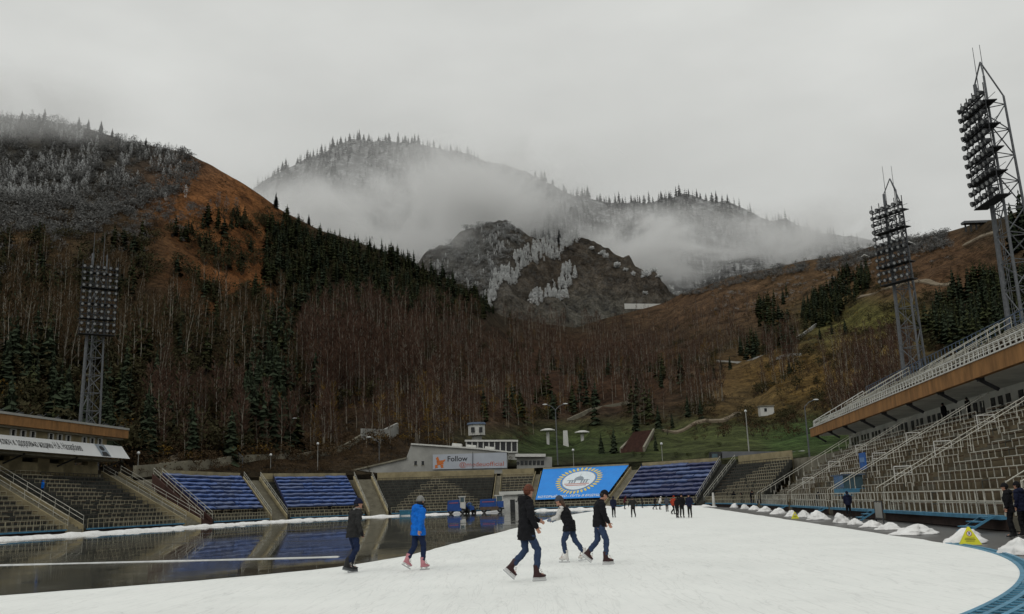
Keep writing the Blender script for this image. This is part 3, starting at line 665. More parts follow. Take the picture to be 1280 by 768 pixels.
shr += sample(hill, [(0,250),(200,270),(230,330),(400,400),(640,420),(1000,360),(1100,340),(1280,330),(1280,520),(1000,540),(640,545),(400,575),(0,590)], 2600, 1.5, 4.5, 0.25)
shr += sample(hill, [(0,480),(400,480),(500,560),(200,590),(0,590)], 700, 2, 5)
shr += sample(hill, [(840,372),(900,355),(1000,332),(1100,310),(1210,290),(1280,275),(1280,520),(1000,540),(860,520),(800,440)], 2200, 0.8, 2.8, 0.15)
shr += sample(hill, [(160,578),(420,555),(640,540),(640,582),(400,594),(160,596)], 700, 0.6, 2.2)
shr += sample(hill, [(190,260),(250,205),(330,250),(340,330),(260,380),(190,340)], 320, 0.8, 2.2, 0.4)
scatter('undergrowth', SH, sample(hill, [(840,372),(900,355),(1000,332),(1100,310),(1280,280),(1280,520),(1000,540),(860,520),(800,440)], 750, 1.5, 4.5, 0.3), [m_bark, m_olive], 'dark olive bushes dotted over the grassy slope')
scatter('frosted_scrub', SH, sample(hill, [(850,368),(1000,335),(1200,295),(1200,330),(1000,372),(870,400)], 170, 2, 4.5, 0.4), [m_bark, m_frost_m], 'pale frosted bushes dotted below the crest of the grassy ridge')
def hill_path(px, w_, label):
    P = crom([hill.hit(*p) for p in px], 8); b_ = MB(); vs = []
    for i, p in enumerate(P):
        d = (P[min(i+1,len(P)-1)]-P[max(i-1,0)]); sd = Vector((-d.y, d.x, 0)).normalized()*w_/2
        for q in (-1, 1):
            e = p+sd*q; e.z = hill.h(math.atan2(e.x, e.y), math.hypot(e.x, e.y))+0.7; vs += [e, e-Vector((0,0,2.5))]
    b_.add(vs, [f_ for i in range(len(P)-1) for f_ in ((i*4,i*4+2,i*4+6,i*4+4),(i*4,i*4+4,i*4+5,i*4+1),(i*4+2,i*4+3,i*4+7,i*4+6))])
    tag(b_.build('path', mat('trodden_path', (0.16,0.13,0.09), 0.95, 0.3, 0.5)), label, kind='structure')
hill_path([(1072,374),(1110,366),(1150,358),(1190,351)], 3.0, 'pale footpath crossing the grassy slope')
hill_path([(1205,308),(1225,299),(1250,288)], 3.0, 'pale footpath climbing to the ridge shelter')
hill_path([(828,531),(860,525),(900,519),(925,512)], 2.0, 'pale footpath rising above the lawn')
hill_path([(200,583),(232,566),(262,552)], 1.6, 'faint path on the dark slope above the retaining wall')
scatter('undergrowth', SH, sample(hill, [(190,260),(250,205),(330,245),(350,330),(300,400),(190,350)], 700, 0.6, 1.8, 0.2), [m_bark, tree_mat('rust_grass', (0.13, 0.055, 0.02), 0.5)], 'rust coloured grass tufts and low bushes on the open hillside')
scatter('undergrowth', SH, shr, [m_bark, m_twig2], 'brown leafless scrub and undergrowth on the hillside')
scatter('undergrowth', SH, sample(hill, [(0,480),(400,440),(640,500),(640,545),(200,585),(0,580)], 260, 2, 5, 0.5)+sample(hill, [(860,360),(1100,320),(1140,430),(1040,510),(860,510)], 420, 1.0, 3.2, 0.35), [m_bark, m_ochre], 'ochre leafed bushes among the scrub')
fr = sample(hill, [(-10,142),(60,152),(170,182),(232,192),(262,208),(225,240),(150,265),(120,290),(0,290)], 1700, 3, 8, 0.12)
fr += sample(hill, [(0,280),(110,282),(215,240),(262,262),(200,325),(110,335),(0,345)], 330, 2, 5, 0.42)
scatter('frosted_scrub', FS, fr, [m_bark, m_frost_d], 'grey frosted scrub on the upper slope of the hill')
fr = sample(hill, [(-10,142),(60,152),(170,182),(232,192),(225,215),(150,235),(60,240),(0,250)], 420, 4, 9, 0.3)
scatter('frosted_scrub', FB, fr, [m_bark, m_frost], 'white rimed trees among the scrub near the misty crest')
fr = sample(hill, [(840,370),(850,360),(900,351),(1000,328),(1060,318),(1090,308),(1190,292),(1190,315),(1100,325),(1000,340),(900,362)], 650, 2.5, 7.5, 0.1)
scatter('frosted_scrub', FS, fr, [m_bark, m_frost_d], 'frosted bushes along the crest of the grassy ridge')
scatter('frosted_scrub', FS, sample(knoll, [(480,370),(530,325),(570,290),(632,275),(660,295),(640,320),(600,380),(540,390)], 900, 4, 9, 0.15), [m_bark, m_frost_m], 'grey frosted scrub on the shaded flank of the knoll')
fr = sample(knoll, [(600,375),(620,345),(650,318),(668,300),(720,297),(728,305),(690,322),(660,332),(640,352),(615,388)], 330, 6, 12)
fr += sample(knoll, [(540,330),(570,295),(632,277),(655,295),(620,330),(590,370)], 160, 4, 8, 0.4)
fr += sample(knoll, [(690,338),(715,326),(720,345),(700,352)], 34, 8, 13)+sample(knoll, [(660,372),(680,352),(712,346),(708,366),(690,388),(665,388)], 46, 8, 13)
_fb = [t_shrub(90+j,220,0.09) for j in range(3)]
for i, (x, y, h) in enumerate([(741,313,7),(752,317,9),(757,322,10),(769,338,11),(782,340,6),(792,348,8),(803,353,6),(806,362,6),(809,351,11),(814,348,13),(825,360,8),(838,362,12),(850,362,8),(860,362,7)]): tree_thing('frosted_bush', _fb, i, [m_bark, m_frost], at_px(knoll,x,y,h), ORD[i]+' round white rimed bush from the left on the rocky shoulder of the knoll', 'rimed bushes on the knoll', 'bush')
top, fr = pull(fr, 60)
FCD = [t_frostcone(i+9, 260) for i in range(4)]
for i, q in enumerate(top): tree_thing('frosted_tree', FCD, i, [m_bark, m_frost], q, 'white rimed fir on the flank of the rocky knoll', 'rimed firs on the knoll')
tree_thing('frosted_tree', SPD, 0, [m_bark, m_fspruce], at_px(knoll,699,297,22), 'tall thin grey fir rising above the saddle of the knoll', None)
scatter('frosted_forest', FC, fr, [m_bark, m_frost], 'white rimed firs climbing the rocky knoll')
fr = sample(mtA, [(300,245),(340,222),(400,197),(440,180),(490,176),(530,180),(620,208),(700,240),(700,330),(300,330)], 2200, 12, 28, 0.1)
fr += sample(mtB, [(640,260),(665,222),(700,240),(790,250),(860,247),(905,252),(1000,283),(1080,306),(1080,350),(640,350)], 2000, 9, 22, 0.1)
scatter('frosted_forest', FAR, fr, [m_bark, m_fspruce], 'grey frosted spruce forest on the far mountains')
# fog drifting between the knoll and the mountains
def fog_mat(name, dens, ns, seed, lo=0.40, hi=0.62):
    m = bpy.data.materials.new(name); m.use_nodes = True; t = m.node_tree; t.nodes.clear()
    tc_ = t.nodes.new('ShaderNodeTexCoord'); ln = t.nodes.new('ShaderNodeVectorMath'); ln.operation = 'LENGTH'; t.links.new(tc_.outputs['Object'], ln.inputs[0])
    fo = t.nodes.new('ShaderNodeMapRange'); fo.interpolation_type = 'SMOOTHSTEP'; fo.inputs[1].default_value = 1.0; fo.inputs[2].default_value = 0.05; fo.inputs[3].default_value = 0.0; fo.inputs[4].default_value = 1.0
    t.links.new(ln.outputs['Value'], fo.inputs[0])
    g = t.nodes.new('ShaderNodeNewGeometry'); mpn = t.nodes.new('ShaderNodeMapping'); mpn.inputs['Location'].default_value = (seed, seed*2, 0); mpn.inputs['Rotation'].default_value = (0, 0.5, 0); mpn.inputs['Scale'].default_value = (1, 0.6, 1.6)
    t.links.new(g.outputs['Position'], mpn.inputs[0])
    n = t.nodes.new('ShaderNodeTexNoise'); n.inputs['Scale'].default_value = ns; n.inputs['Detail'].default_value = 8; n.inputs['Roughness'].default_value = 0.62; n.inputs['Distortion'].default_value = 0.7; t.links.new(mpn.outputs[0], n.inputs['Vector'])
    r = t.nodes.new('ShaderNodeMapRange'); r.interpolation_type = 'SMOOTHSTEP'; r.inputs[1].default_value = lo; r.inputs[2].default_value = hi; t.links.new(n.outputs[0], r.inputs[0])
    k = t.nodes.new('ShaderNodeMath'); k.operation = 'MULTIPLY'; t.links.new(fo.outputs[0], k.inputs[0]); t.links.new(r.outputs[0], k.inputs[1])
    k2 = t.nodes.new('ShaderNodeMath'); k2.operation = 'MULTIPLY'; k2.inputs[1].default_value = dens; t.links.new(k.outputs[0], k2.inputs[0])
    pv = t.nodes.new('ShaderNodeVolumePrincipled'); pv.inputs['Color'].default_value = (0.99, 0.99, 0.985, 1); pv.inputs['Anisotropy'].default_value = 0.2
    t.links.new(k2.outputs[0], pv.inputs['Density'])
    om = t.nodes.new('ShaderNodeOutputMaterial'); t.links.new(pv.outputs[0], om.inputs['Volume']); return m
def fog(px, py, y, rx, rz, ry, dens, ns, seed, label, lo=0.40, hi=0.62):
    """a soft fog bank: ellipsoid of air; rx, rz in photo pixels at distance y, ry metres deep"""
    c = pt(px, py, y); b_ = MB(); b_.ell((0,0,0), (1,1,1), 24, 14)
    o_ = b_.build('fog', fog_mat('fog_air', dens, ns, seed, lo, hi)); o_.location = c; o_.scale = (rx*y/F_PX, ry, rz*y/F_PX)
    return tag(o_, label, kind='stuff')
fog(450,300,1400,330,95,240,0.060,0.0062,3,'thick fog drifting in the gap below the peak',0.40,0.74)
fog(600,250,1430,210,95,240,0.050,0.0070,11,'fog wisp hiding the saddle beside the peak',0.42,0.74)
fog(860,312,1300,300,62,180,0.060,0.0072,21,'low fog band lying along the foot of the frosted ridge',0.42,0.74)
fog(1050,290,1280,170,50,160,0.040,0.0075,31,'fog patch trailing over the shoulder of the ridge',0.42,0.74)
fog(640,240,1650,640,190,480,0.0016,0.003,41,'thin mist veiling the far mountains',0.2,0.5)
fog(40,132,470,210,46,70,0.030,0.010,51,'mist brushing the crest of the wooded hill',0.34,0.62)
fog(560,300,960,60,45,70,0.010,0.009,61,'wisp of fog clinging to the side of the rocky knoll',0.36,0.62)

# ================================================================== GRANDSTANDS
O_B, DEPTH, Z_B, Z_T, NR = 4.2, 11.0, 0.5, 6.6, 13
def ro(s, o, z):
    p = rim(s, o); return Vector((p.x, p.y, z))
FZ = Z_T
def corners(b0, b1, t0=None, t1=None, o0=O_B, o1=O_B+DEPTH, z0=Z_B, z1=Z_T):
    s0, s1 = rim_at(b0, o0, z0), rim_at(b1, o0, z0)
    q0 = rim_at(t0, o1, z1) if t0 is not None else s0
    q1 = rim_at(t1, o1, z1) if t1 is not None else s1
    return ro(s0, o0, z0), ro(s1, o0, z0), ro(q0, o1, z1), ro(q1, o1, z1)
def bil(K, u, v, off=0.0):
    A, B, A2, B2 = K; p = lerp(lerp(A, B, u), lerp(A2, B2, u), v)
    if off:
        n = (B-A).cross(A2-A).normalized(); n = n if n.z > 0 else -n; p = p+n*off
    return p
def flat(p, z): return Vector((p.x, p.y, z))
def terrace(root, K, n=NR, pattern=None, mats=None, post=0.85, front=True, railh=0.42, base_z=0.0, back=0.9, plank=True, parapet=True, bw=0.05, low=True, mter=None, pw=0.045):
    """stepped stand section: concrete steps, a bench row on each, front wall with railing, back parapet"""
    A, B, A2, B2 = K; mats = mats or [m_cream, m_grey_seat, m_plank]
    z0, z1 = A.z, A2.z; rise = (z1-z0)/n
    b_ = MB()
    for i in range(n):
        z = z0+i*rise; a, c = flat(bil(K,0,i/n), z), flat(bil(K,1,i/n), z)
        a2, c2 = flat(bil(K,0,(i+1)/n), z), flat(bil(K,1,(i+1)/n), z); zb = max(base_z, z-1.2) if i else base_z
        b_.hexa([flat(a,zb), flat(c,zb), flat(c2,zb), flat(a2,zb), a, c, c2, a2])
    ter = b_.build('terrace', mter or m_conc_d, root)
    for i in range(n):
        z = z0+i*rise; L = (bil(K,1,i/n)-bil(K,0,i/n)).length; nc = max(2, int(round(L/post)))
        r_ = MB(); v = i/n+0.02; d = (B-A).normalized(); up = Vector((0,0,1))
        P = [flat(bil(K, j/nc, v), z) for j in range(nc+1)]
        for j in range(nc):
            if random.random() < 0.035: continue
            on = True if pattern is None else pattern(i/(n-1), (j+0.5)/nc)
            if on and random.random() < 0.05: on = False
            r_.m = 0 if on else 1
            h_ = railh*(1.0 if on else 0.85)
            r_.bar(P[j]+up*h_, P[j+1]+up*h_, 0.045, bw if on else 0.035)
            r_.bar(P[j], P[j]+up*(h_-0.03), pw, pw)
            if on and low: r_.bar(P[j]+up*0.06, P[j+1]+up*0.06, 0.03, 0.03)
        r_.bar(P[nc], P[nc]+up*(railh-0.03), 0.05, 0.05)
        if plank:
            w0, w1 = flat(bil(K,0.005,(i+0.45)/n), z+0.33), flat(bil(K,0.995,(i+0.45)/n), z+0.33)
            r_.m = 2; r_.bar(w0, w1, 0.32, 0.05)
        r_.build('bench', mats, ter)
    if front:
        f = MB(); up = Vector((0,0,1)); out_ = (A-A2); out_.z = 0; out_.normalize()
        a, c = A+out_*0.12, B+out_*0.12; L = (c-a).length; nc = max(2, int(L/0.9))
        f.m = 0
        P = [lerp(a, c, j/nc) for j in range(nc+1)]
        for j in range(nc+1): f.bar(P[j]-up*0.02, P[j]+up*0.9, 0.038, 0.038)
        f.bar(a+up*0.9, c+up*0.9, 0.05, 0.05); f.bar(a+up*0.5, c+up*0.5, 0.04, 0.04)
        f.build('railing', mats[0], root)
        k = MB(); k.bar(a+out_*0.03-up*0.06, c+out_*0.03-up*0.06, 0.32, 0.14); k.build('kerb', m_bluepaint, root)
        k = MB(); k.hexa([flat(a,base_z), flat(c,base_z), flat(B,base_z), flat(A,base_z), flat(a,z0-0.13), flat(c,z0-0.13), flat(B,z0-0.13), flat(A,z0-0.13)])
        k.build('plinth', m_brownwall, root)
    if parapet:
        o_ = (A2-A); o_.z = 0; o_.normalize()
        k = MB(); k.hexa([flat(A2,base_z), flat(B2,base_z), flat(B2,base_z)+o_*0.3, flat(A2,base_z)+o_*0.3, flat(A2,z1+back), flat(B2,z1+back), flat(B2,z1+back)+o_*0.3, flat(A2,z1+back)+o_*0.3])
        k.build('parapet', m_conc_y, root)
    return ter
def stair(root, K, mside=None, rails=True, n=NR*2, base_z=0.0, mrail=None, stringer=True, step_m=None):
    A, B, A2, B2 = K; z0, z1 = A.z, A2.z; rise = (z1-z0)/n; b_ = MB()
    for i in range(n):
        z = z0-0.03+i*rise
        a, c, a2, c2 = bil(K,0.12,i/n), bil(K,0.88,i/n), bil(K,0.12,(i+1)/n), bil(K,0.88,(i+1)/n); zb = max(base_z, z-0.9)
        b_.hexa([flat(a,zb), flat(c,zb), flat(c2,zb), flat(a2,zb), flat(a,z), flat(c,z), flat(c2,z), flat(a2,z)])
    st = b_.build('staircase', step_m or m_conc, root)
    for e0, e1 in ((0.02, 0.09), (0.91, 0.98)):
        if stringer:
            k = MB(); lo = [flat(bil(K,e0,0), base_z), flat(bil(K,e1,0), base_z), flat(bil(K,e1,1), z1-1.5), flat(bil(K,e0,1), z1-1.5)]
            k.hexa(lo+[bil(K,e0,0)+Vector((0,0,0.35)), bil(K,e1,0)+Vector((0,0,0.35)), bil(K,e1,1)+Vector((0,0,0.35)), bil(K,e0,1)+Vector((0,0,0.35))])
            k.build('side_wall', mside or m_conc_y, st)
        if rails:
            k = MB(); e = (e0+e1)/2; up = Vector((0,0,1))
            for h_ in ((0.8, 1.2) if stringer else (1.15,)): k.tube([bil(K,e,0.0)+up*h_, bil(K,e,0.5)+up*h_, bil(K,e,0.98)+up*h_], 0.026, 5)
            for j in range(8):
                p = bil(K,e,j/7*0.98); k.tube([p+up*0.3, p+up*1.2], 0.022, 5)
            k.build('handrail', mrail or m_rail, st)
    return st
# --- covered stand along the far-off straight
kl = corners(-150, 80)
lst = thing('grandstand', 'covered concrete grandstand with orange roof edge and long white banner', 'grandstand', tuple(flat(kl[0], 0)))
terrace(lst, kl, pattern=lambda v, u: u > 0.55+0.25*v)
stair(lst, corners(83, 105))
terrace(lst, corners(108, 228), pattern=lambda v, u: u > 0.18+0.10*(1-v) and u < 1.0-0.62*max(0, v-0.25)/0.75)
stair(lst, corners(231, 252))
s_e = rim_at(161, 12.7, 12); s_b = -105.0
def strip(root, name, m, sa, sb, o0, o1, z0, z1, z0b=None, z1b=None):
    """slab along the straight between rim params sa, sb; inner face o0, outer o1"""
    z0b = z0 if z0b is None else z0b; z1b = z1 if z1b is None else z1b
    k = MB(); k.hexa([ro(sa,o0,z0), ro(sb,o0,z0), ro(sb,o1,z0b), ro(sa,o1,z0b), ro(sa,o0,z1), ro(sb,o0,z1), ro(sb,o1,z1b), ro(sa,o1,z1b)])
    return k.build(name, m, root)
strip(lst, 'roof', m_conc_g, s_b, s_e, 12.6, 24, 11.81, 12.05)
strip(lst, 'roof_edge', m_orange, s_b, s_e, 12.7, 13.1, 10.8, 11.8)
strip(lst, 'roof_end', m_orange, s_e-0.4, s_e-0.05, 13.11, 23.9, 10.8, 11.8)
strip(lst, 'soffit', m_conc, s_b, s_e-0.4, 13.11, 23.5, 10.6, 10.79)
strip(lst, 'upper_wall', m_conc_y, s_b, s_e-3, 13.7, 23, 8.2, 10.59)
strip(lst, 'gallery_floor', m_conc, s_b, s_e-1.5, 13.0, 23, 8.0, 8.19)
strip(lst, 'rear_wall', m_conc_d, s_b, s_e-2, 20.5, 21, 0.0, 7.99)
strip(lst, 'concourse', m_conc, s_b, s_e+6, 15.55, 20.45, 6.2, 6.5)
s = s_e-4.2; k_ = 0
while s > s_b:                       # windows in threes
    for j in range(3):
        wn = strip(lst, 'window', m_dark, s-0.72, s, 13.64, 13.695, 9.0, 10.5)
        fm = MB()
        for q in (s-0.72, s): fm.bar(ro(q,13.62,8.95), ro(q,13.62,10.55), 0.18, 0.14)
        for z in (8.97, 10.55): fm.bar(ro(s-0.72,13.62,z), ro(s,13.62,z), 0.08, 0.08)
        fm.build('window_frame', m_white, wn); s -= 1.55
    s -= 1.5
s = s_e-2.2
while s > s_b:
    strip(lst, 'pier', m_conc_y, s-2.0, s, 15.2, 15.9, 6.5, 7.99); s -= 4.6
for s in np.arange(s_e-1, s_b, -9.0):
    k = MB(); k.bar(ro(s,15.2,7.2), ro(s,12.8,8.1), 0.14, 0.14); k.build('bracket', m_steel_d, lst)
k = MB()
for s in np.arange(s_e-1, s_b, -2.2): k.tube([ro(s,13.0,12.05), ro(s+0.5,12.9,12.45)], 0.03, 4)
for s in np.arange(s_e-1, s_b, -3.1): k.box(ro(s,13.2,12.17), (0.4,0.4,0.25))
k.build('cornice_fitting', m_steel_d, lst)['kind'] = 'stuff'
# long banner hung on the gallery front
ban = thing('banner', 'long white banner with black slogan lettering hung below the gallery windows', 'banner', tuple(ro(s_e-1,12.0,8.3)))
BK = (ro(s_b,12.0,8.3), ro(s_e-0.6,12.0,8.3), ro(s_b,12.9,9.8), ro(s_e-1.0,12.9,9.8))
def sheet(name, K, m, parent, nu=1, nv=1, off=0.0, th=0.03):
    k = MB()
    for i in range(nu):
        for j in range(nv):
            q = [bil(K,i/nu,j/nv,off), bil(K,(i+1)/nu,j/nv,off), bil(K,(i+1)/nu,(j+1)/nv,off), bil(K,i/nu,(j+1)/nv,off)]
            nn = (K[1]-K[0]).cross(K[2]-K[0]).normalized()*th
            if nn.z < 0: nn = -nn
            k.hexa([p-nn for p in q]+q)
    return k.build(name, m, parent)
sheet('banner_sheet', BK, m_banner, ban)
BL = (BK[1]-BK[0]).length
def on_ban(u, v): return bil(BK, 1-u/BL, v, 0.03)       # u metres measured back from its end
t_ = MB(); e_ = rim_at(104, 12.4, 9.0)
u_end = (BK[1]-ro(e_,12.0,8.3)).length; u_sta = (BK[1]-ro(rim_at(2, 12.4, 9.0),12.0,8.3)).length
text_on(t_, 'ключ к здоровью нации» Н.А. Назарбаев', lambda u, v: on_ban(lerp(u_sta,u_end,u), v), 0, 1, 0.2, 0.82, 0.0)
t_.build('lettering', m_black, ban)
t_ = MB(); u1 = (BK[1]-ro(rim_at(136, 12.4, 9.0),12.0,8.3)).length
for (x0, x1, y0, y1) in ((0,1.9,0.05,0.98),):
    t_.add([on_ban(u1+x0,y0), on_ban(u1+x1,y0), on_ban(u1+x1,y1), on_ban(u1+x0,y1)], [(0,1,2,3)])
t_.build('portrait_panel', m_greyprint, ban)
t_ = MB(); q = [(0.95+0.45*math.cos(a), 0.66+0.2*math.sin(a)) for a in np.linspace(0, 6.283, 13)[:-1]]
def on_ban2(u, v): return bil(BK, 1-u/BL, v, 0.045)
t_.add([on_ban2(u1+p[0], p[1]) for p in q], [tuple(range(12))]); t_.add([on_ban2(u1+x, y) for x, y in ((0.2,0.06),(1.7,0.06),(1.4,0.4),(0.5,0.4))], [(0,1,2,3)])
t_.build('portrait_figure', m_black, ban)

# --- open stands round the far bend
kb = corners(268, 335, 203, 300)
fst = thing('grandstand', 'open curved concrete terrace round the far end of the rink', 'grandstand', tuple(flat(kb[0], 0)))
kr = corners(253, 266, 190, 202); stair(fst, kr, m_redbrown, step_m=m_redbrown)
secB = kb; terrace(fst, secB, pattern=lambda v, u: True)
stair(fst, corners(338, 360, 303, 326))
secD = corners(363, 455, 342, 432); terrace(fst, secD)
terrace(fst, corners(360.5, 362.5, 327, 341), pattern=lambda v, u: False, front=False)
stair(fst, corners(460, 486, 441, 466))
terrace(fst, corners(489, 611, 472, 618), pattern=lambda v, u: abs(u-0.5) < 0.47*(1-v*0.93), post=0.75)
stair(fst, corners(614, 624, 620, 627), rails=False)
terrace(fst, corners(625, 657, 628, 668), post=0.75)
stair(fst, corners(658, 667, 669, 677), rails=False)
secG = corners(668, 752, 679, 786); terrace(fst, secG, post=0.8)
stair(fst, corners(754, 768, 788, 802), rails=False)
secH = corners(770, 868, 803, 898); terrace(fst, secH, post=0.8)
stair(fst, corners(870, 881, 900, 921), m_conc_d, step_m=m_conc_d)
terrace(fst, corners(883, 944, 923, 990), pattern=lambda v, u: u > v*0.85-0.05, post=0.8)
# low walkway kerb and concourse behind the parapet
for a_, c_ in zip(np.linspace(-0.1, 1.0, 23)[:-1], np.linspace(-0.1, 1.0, 23)[1:]):
    f0 = (lambda s_, o_, z_: ro(s_*60 if s_ < 0 else s_, o_, z_))
    k = MB(); k.hexa([f0(a_,15.6,0), f0(c_,15.6,0), f0(c_,24,0), f0(a_,24,0), f0(a_,15.6,6.3), f0(c_,15.6,6.3), f0(c_,24,6.0), f0(a_,24,6.0)]); k.build('concourse', m_conc, fst)
# --- two-tier stand on the near straight
rst = thing('grandstand', 'two-tier grandstand with white railed bench rows and an orange upper edge', 'grandstand', tuple(ro(1+60, 6, 0)))
RM = [m_rail, m_grey_seat, m_plank]
edges = [(947,953),(986,991),(1036,1042),(1098,1108),(1262,1284)]
prev = corners(944.5, 946.5); x_prev = 946
for (x0, x1) in edges:
    terrace(rst, corners(x_prev+1, x0-0.5), mats=RM, bw=0.034, pw=0.034, low=False, mter=m_conc_b, parapet=False)
    stair(rst, corners(x0, x1), m_conc_s, step_m=m_conc_s, stringer=False); x_prev = x1
terrace(rst, corners(1286, 1500), mats=RM, bw=0.034, pw=0.034, low=False, mter=m_conc_b, parapet=False)
s_far, s_near = rim_at(1013, 13.5, 8.7), 1+118
def rstrip(name, m, sa, sb, o0, o1, z0, z1, z0b=None, z1b=None): return strip(rst, name, m, sa, sb, o0, o1, z0, z1, z0b, z1b)
rstrip('upper_edge', m_orange, s_far, s_near, 13.5, 13.9, 8.4, 9.45)
rstrip('coping', m_white, s_far, s_near, 13.42, 14.0, 9.46, 9.54)
rstrip('soffit', m_soffit, s_far, s_near, 13.91, 18.2, 8.5, 9.4)
rstrip('rear_wall', m_soffit, s_far, s_near, 18.21, 18.6, 5.0, 9.4)
rstrip('concourse', m_conc, max(1.01, s_far-8), s_near, 15.55, 18.2, 4.5, 6.3)
rstrip('upper_slab', m_conc, s_far, s_near, 18.61, 24, 0, 9.4)
s = s_far+1.5; q_ = 0
while s < s_near-1:
    wn = rstrip('window', m_dark, s, s+0.8, 18.15, 18.205, 6.7, 8.0); s += 1.5+(0.8 if q_ % 3 == 2 else 0); q_ += 1
for s in np.arange(s_far+2.5, s_near, 8.2):
    k = MB(); k.bar(ro(s,13.6,8.45), ro(s+0.1,14.9,7.6), 0.16, 0.22); k.box(ro(s,13.9,8.35), (0.35,0.35,0.3)); k.build('bracket', m_steel_d, rst)
UK = [ro(s_far,14.1,9.55), ro(s_near,14.1,9.55), ro(s_far,20.6,13.0), ro(s_near,20.6,13.0)]
ut = [0.0, 0.16, 0.185, 0.40, 0.425, 0.66, 0.685, 1.0]
def sub(K, a, c): return (bil(K,a,0), bil(K,c,0), bil(K,a,1), bil(K,c,1))
for i in range(7):
    kk = sub(UK, ut[i], ut[i+1])
    if i % 2 == 0: terrace(rst, kk, n=7, mats=RM, front=False, base_z=9.4, railh=0.5, back=0.1)
    else: stair(rst, kk, m_conc_s, n=14, step_m=m_conc_s, base_z=9.4)
k = MB(); up = Vector((0,0,1))
for j in range(131):
    p = lerp(UK[0], UK[1], j/130)-n_ax*0.1; k.bar(p, p+up*0.75, 0.05, 0.05)
k.bar(UK[0]+up*0.78-n_ax*0.1, UK[1]+up*0.78-n_ax*0.1, 0.07, 0.07); k.bar(UK[0]+up*0.4-n_ax*0.1, UK[1]+up*0.4-n_ax*0.1, 0.04, 0.04); k.build('railing', m_white, rst)
k = MB()
for j in range(111):
    p = lerp(UK[2], UK[3], j/110)+n_ax*0.4; k.bar(p, p+up*1.5, 0.06, 0.06)
for h_ in (0.8, 1.5): k.bar(UK[2]+up*h_+n_ax*0.4, UK[3]+up*h_+n_ax*0.4, 0.06, 0.06)
k.build('rear_railing', m_bluerail, rst)
k = MB()      # closed sloping end of the upper tier
k.tube([UK[0]+up*0.9-u_ax*-0.2, UK[2]+up*1.0], 0.05, 5); k.tube([UK[0]+up*0.3, UK[2]+up*0.4], 0.05, 5)
for j in range(10):
    p = lerp(UK[0], UK[2], j/9); k.tube([p, p+up*0.95], 0.035, 5)
k.build('end_railing', m_white, rst)
# grab rails standing in the bench rows, beside the aisles
gm = MB()
for dx in (-0.5, 0.5): gm.tube([(dx,0,0),(dx,0,0.95)], 0.035, 5)
gm.tube([(-0.5,0,0.95),(0.5,0,0.95)], 0.035, 5); gm.tube([(-0.5,0,0.55),(0.5,0,0.55)], 0.025, 5); gme = gm.mesh('grab_rail', m_white)
ang = math.atan2(n_ax.y, n_ax.x)
for s_ in [rim_at(x, O_B, 0.5) for x in (972, 1012, 1068)]:
    for i in range(3, 12, 3):
        g_ = link('grab_rail', gme, rst); g_.location = ro(s_+0.3*(i%2), O_B+DEPTH*(i+0.5)/NR, Z_B+(Z_T-Z_B)*i/NR) - rst.location; g_.rotation_euler = (0,0,ang)

# --- blue tarpaulins laid over three blocks of benches
def tarp(K, label, m, seed, nrow=9, ncol=4):
    T = thing('tarpaulin', label, 'tarpaulin', tuple(K[0]), group='tarpaulins over the benches'); r = random.Random(seed)
    for i in range(nrow):
        cuts = sorted([0, 1]+[(j+1)/ncol+r.uniform(-0.10, 0.10) for j in range(ncol-1)])
        for a, c in zip(cuts, cuts[1:]):
            v0, v1 = i/nrow*0.97+0.03, (i+1)/nrow*0.97+0.05; k = MB()
            if i == nrow-1 and r.random() < 0.3: v1 += 0.04
            nu = 6; vs = []; lift = r.uniform(-0.03, 0.08); dv = v1-v0
            for vv, ht in ((v0+0.005, 0.50), (v0, 0.66+lift), (v0+dv*0.35, 0.60+lift), (v0+dv*0.72, 0.44)):
                vs.append([bil(K, lerp(a,c,0.008+0.984*q/nu), vv)+Vector((0,0,ht+0.04*math.sin(q*1.7+seed+i*2.1+a*9))) for q in range(nu+1)])
            for jj in range(3):
                for q in range(nu):
                    top = [vs[jj][q], vs[jj][q+1], vs[jj+1][q+1], vs[jj+1][q]]
                    k.hexa([p-Vector((0,-0.01,0.04)) for p in top]+top)
            k.build('tarp_panel', m if r.random() < 0.6 else m_tarp3, T)
    sheet('gap_shade_sheet', tuple(p+Vector((0,0,0.36)) for p in (bil(K,0.003,0.04), bil(K,0.997,0.04), bil(K,0.003,0.99), bil(K,0.997,0.99))), m_gap_shade, T)  # added dark sheet: shade under the panel overlaps, put in as colour
    for e in (0.0, 1.0):      # side flaps
        k = MB()
        vs = [[bil(K,e,v)+Vector((0,0,hh)) for v in np.linspace(0.03,1.0,8)] for hh in (0.62, 0.05)]
        d = (K[1]-K[0]).normalized()*0.03
        for q in range(7): k.hexa([vs[1][q]-d, vs[1][q+1]-d, vs[1][q+1]+d, vs[1][q]+d, vs[0][q]-d, vs[0][q+1]-d, vs[0][q+1]+d, vs[0][q]+d])
        k.build('side_flap', m_tarp2, T)
    return T
def inset(K, v0): return (bil(K,0,v0), bil(K,1,v0), K[2], K[3])
tarp(inset(secB,0.14), 'blue tarpaulin over the bench block nearest the covered stand', m_tarp, 1)
tarp(inset(secD,0.14), 'blue tarpaulin over the bench block between two yellowed stairways', m_tarp, 2)
tarp(inset(secH,0.10), 'darker navy tarpaulin over the bench block right of the blue emblem banner', m_tarp2, 3, 8, 5)
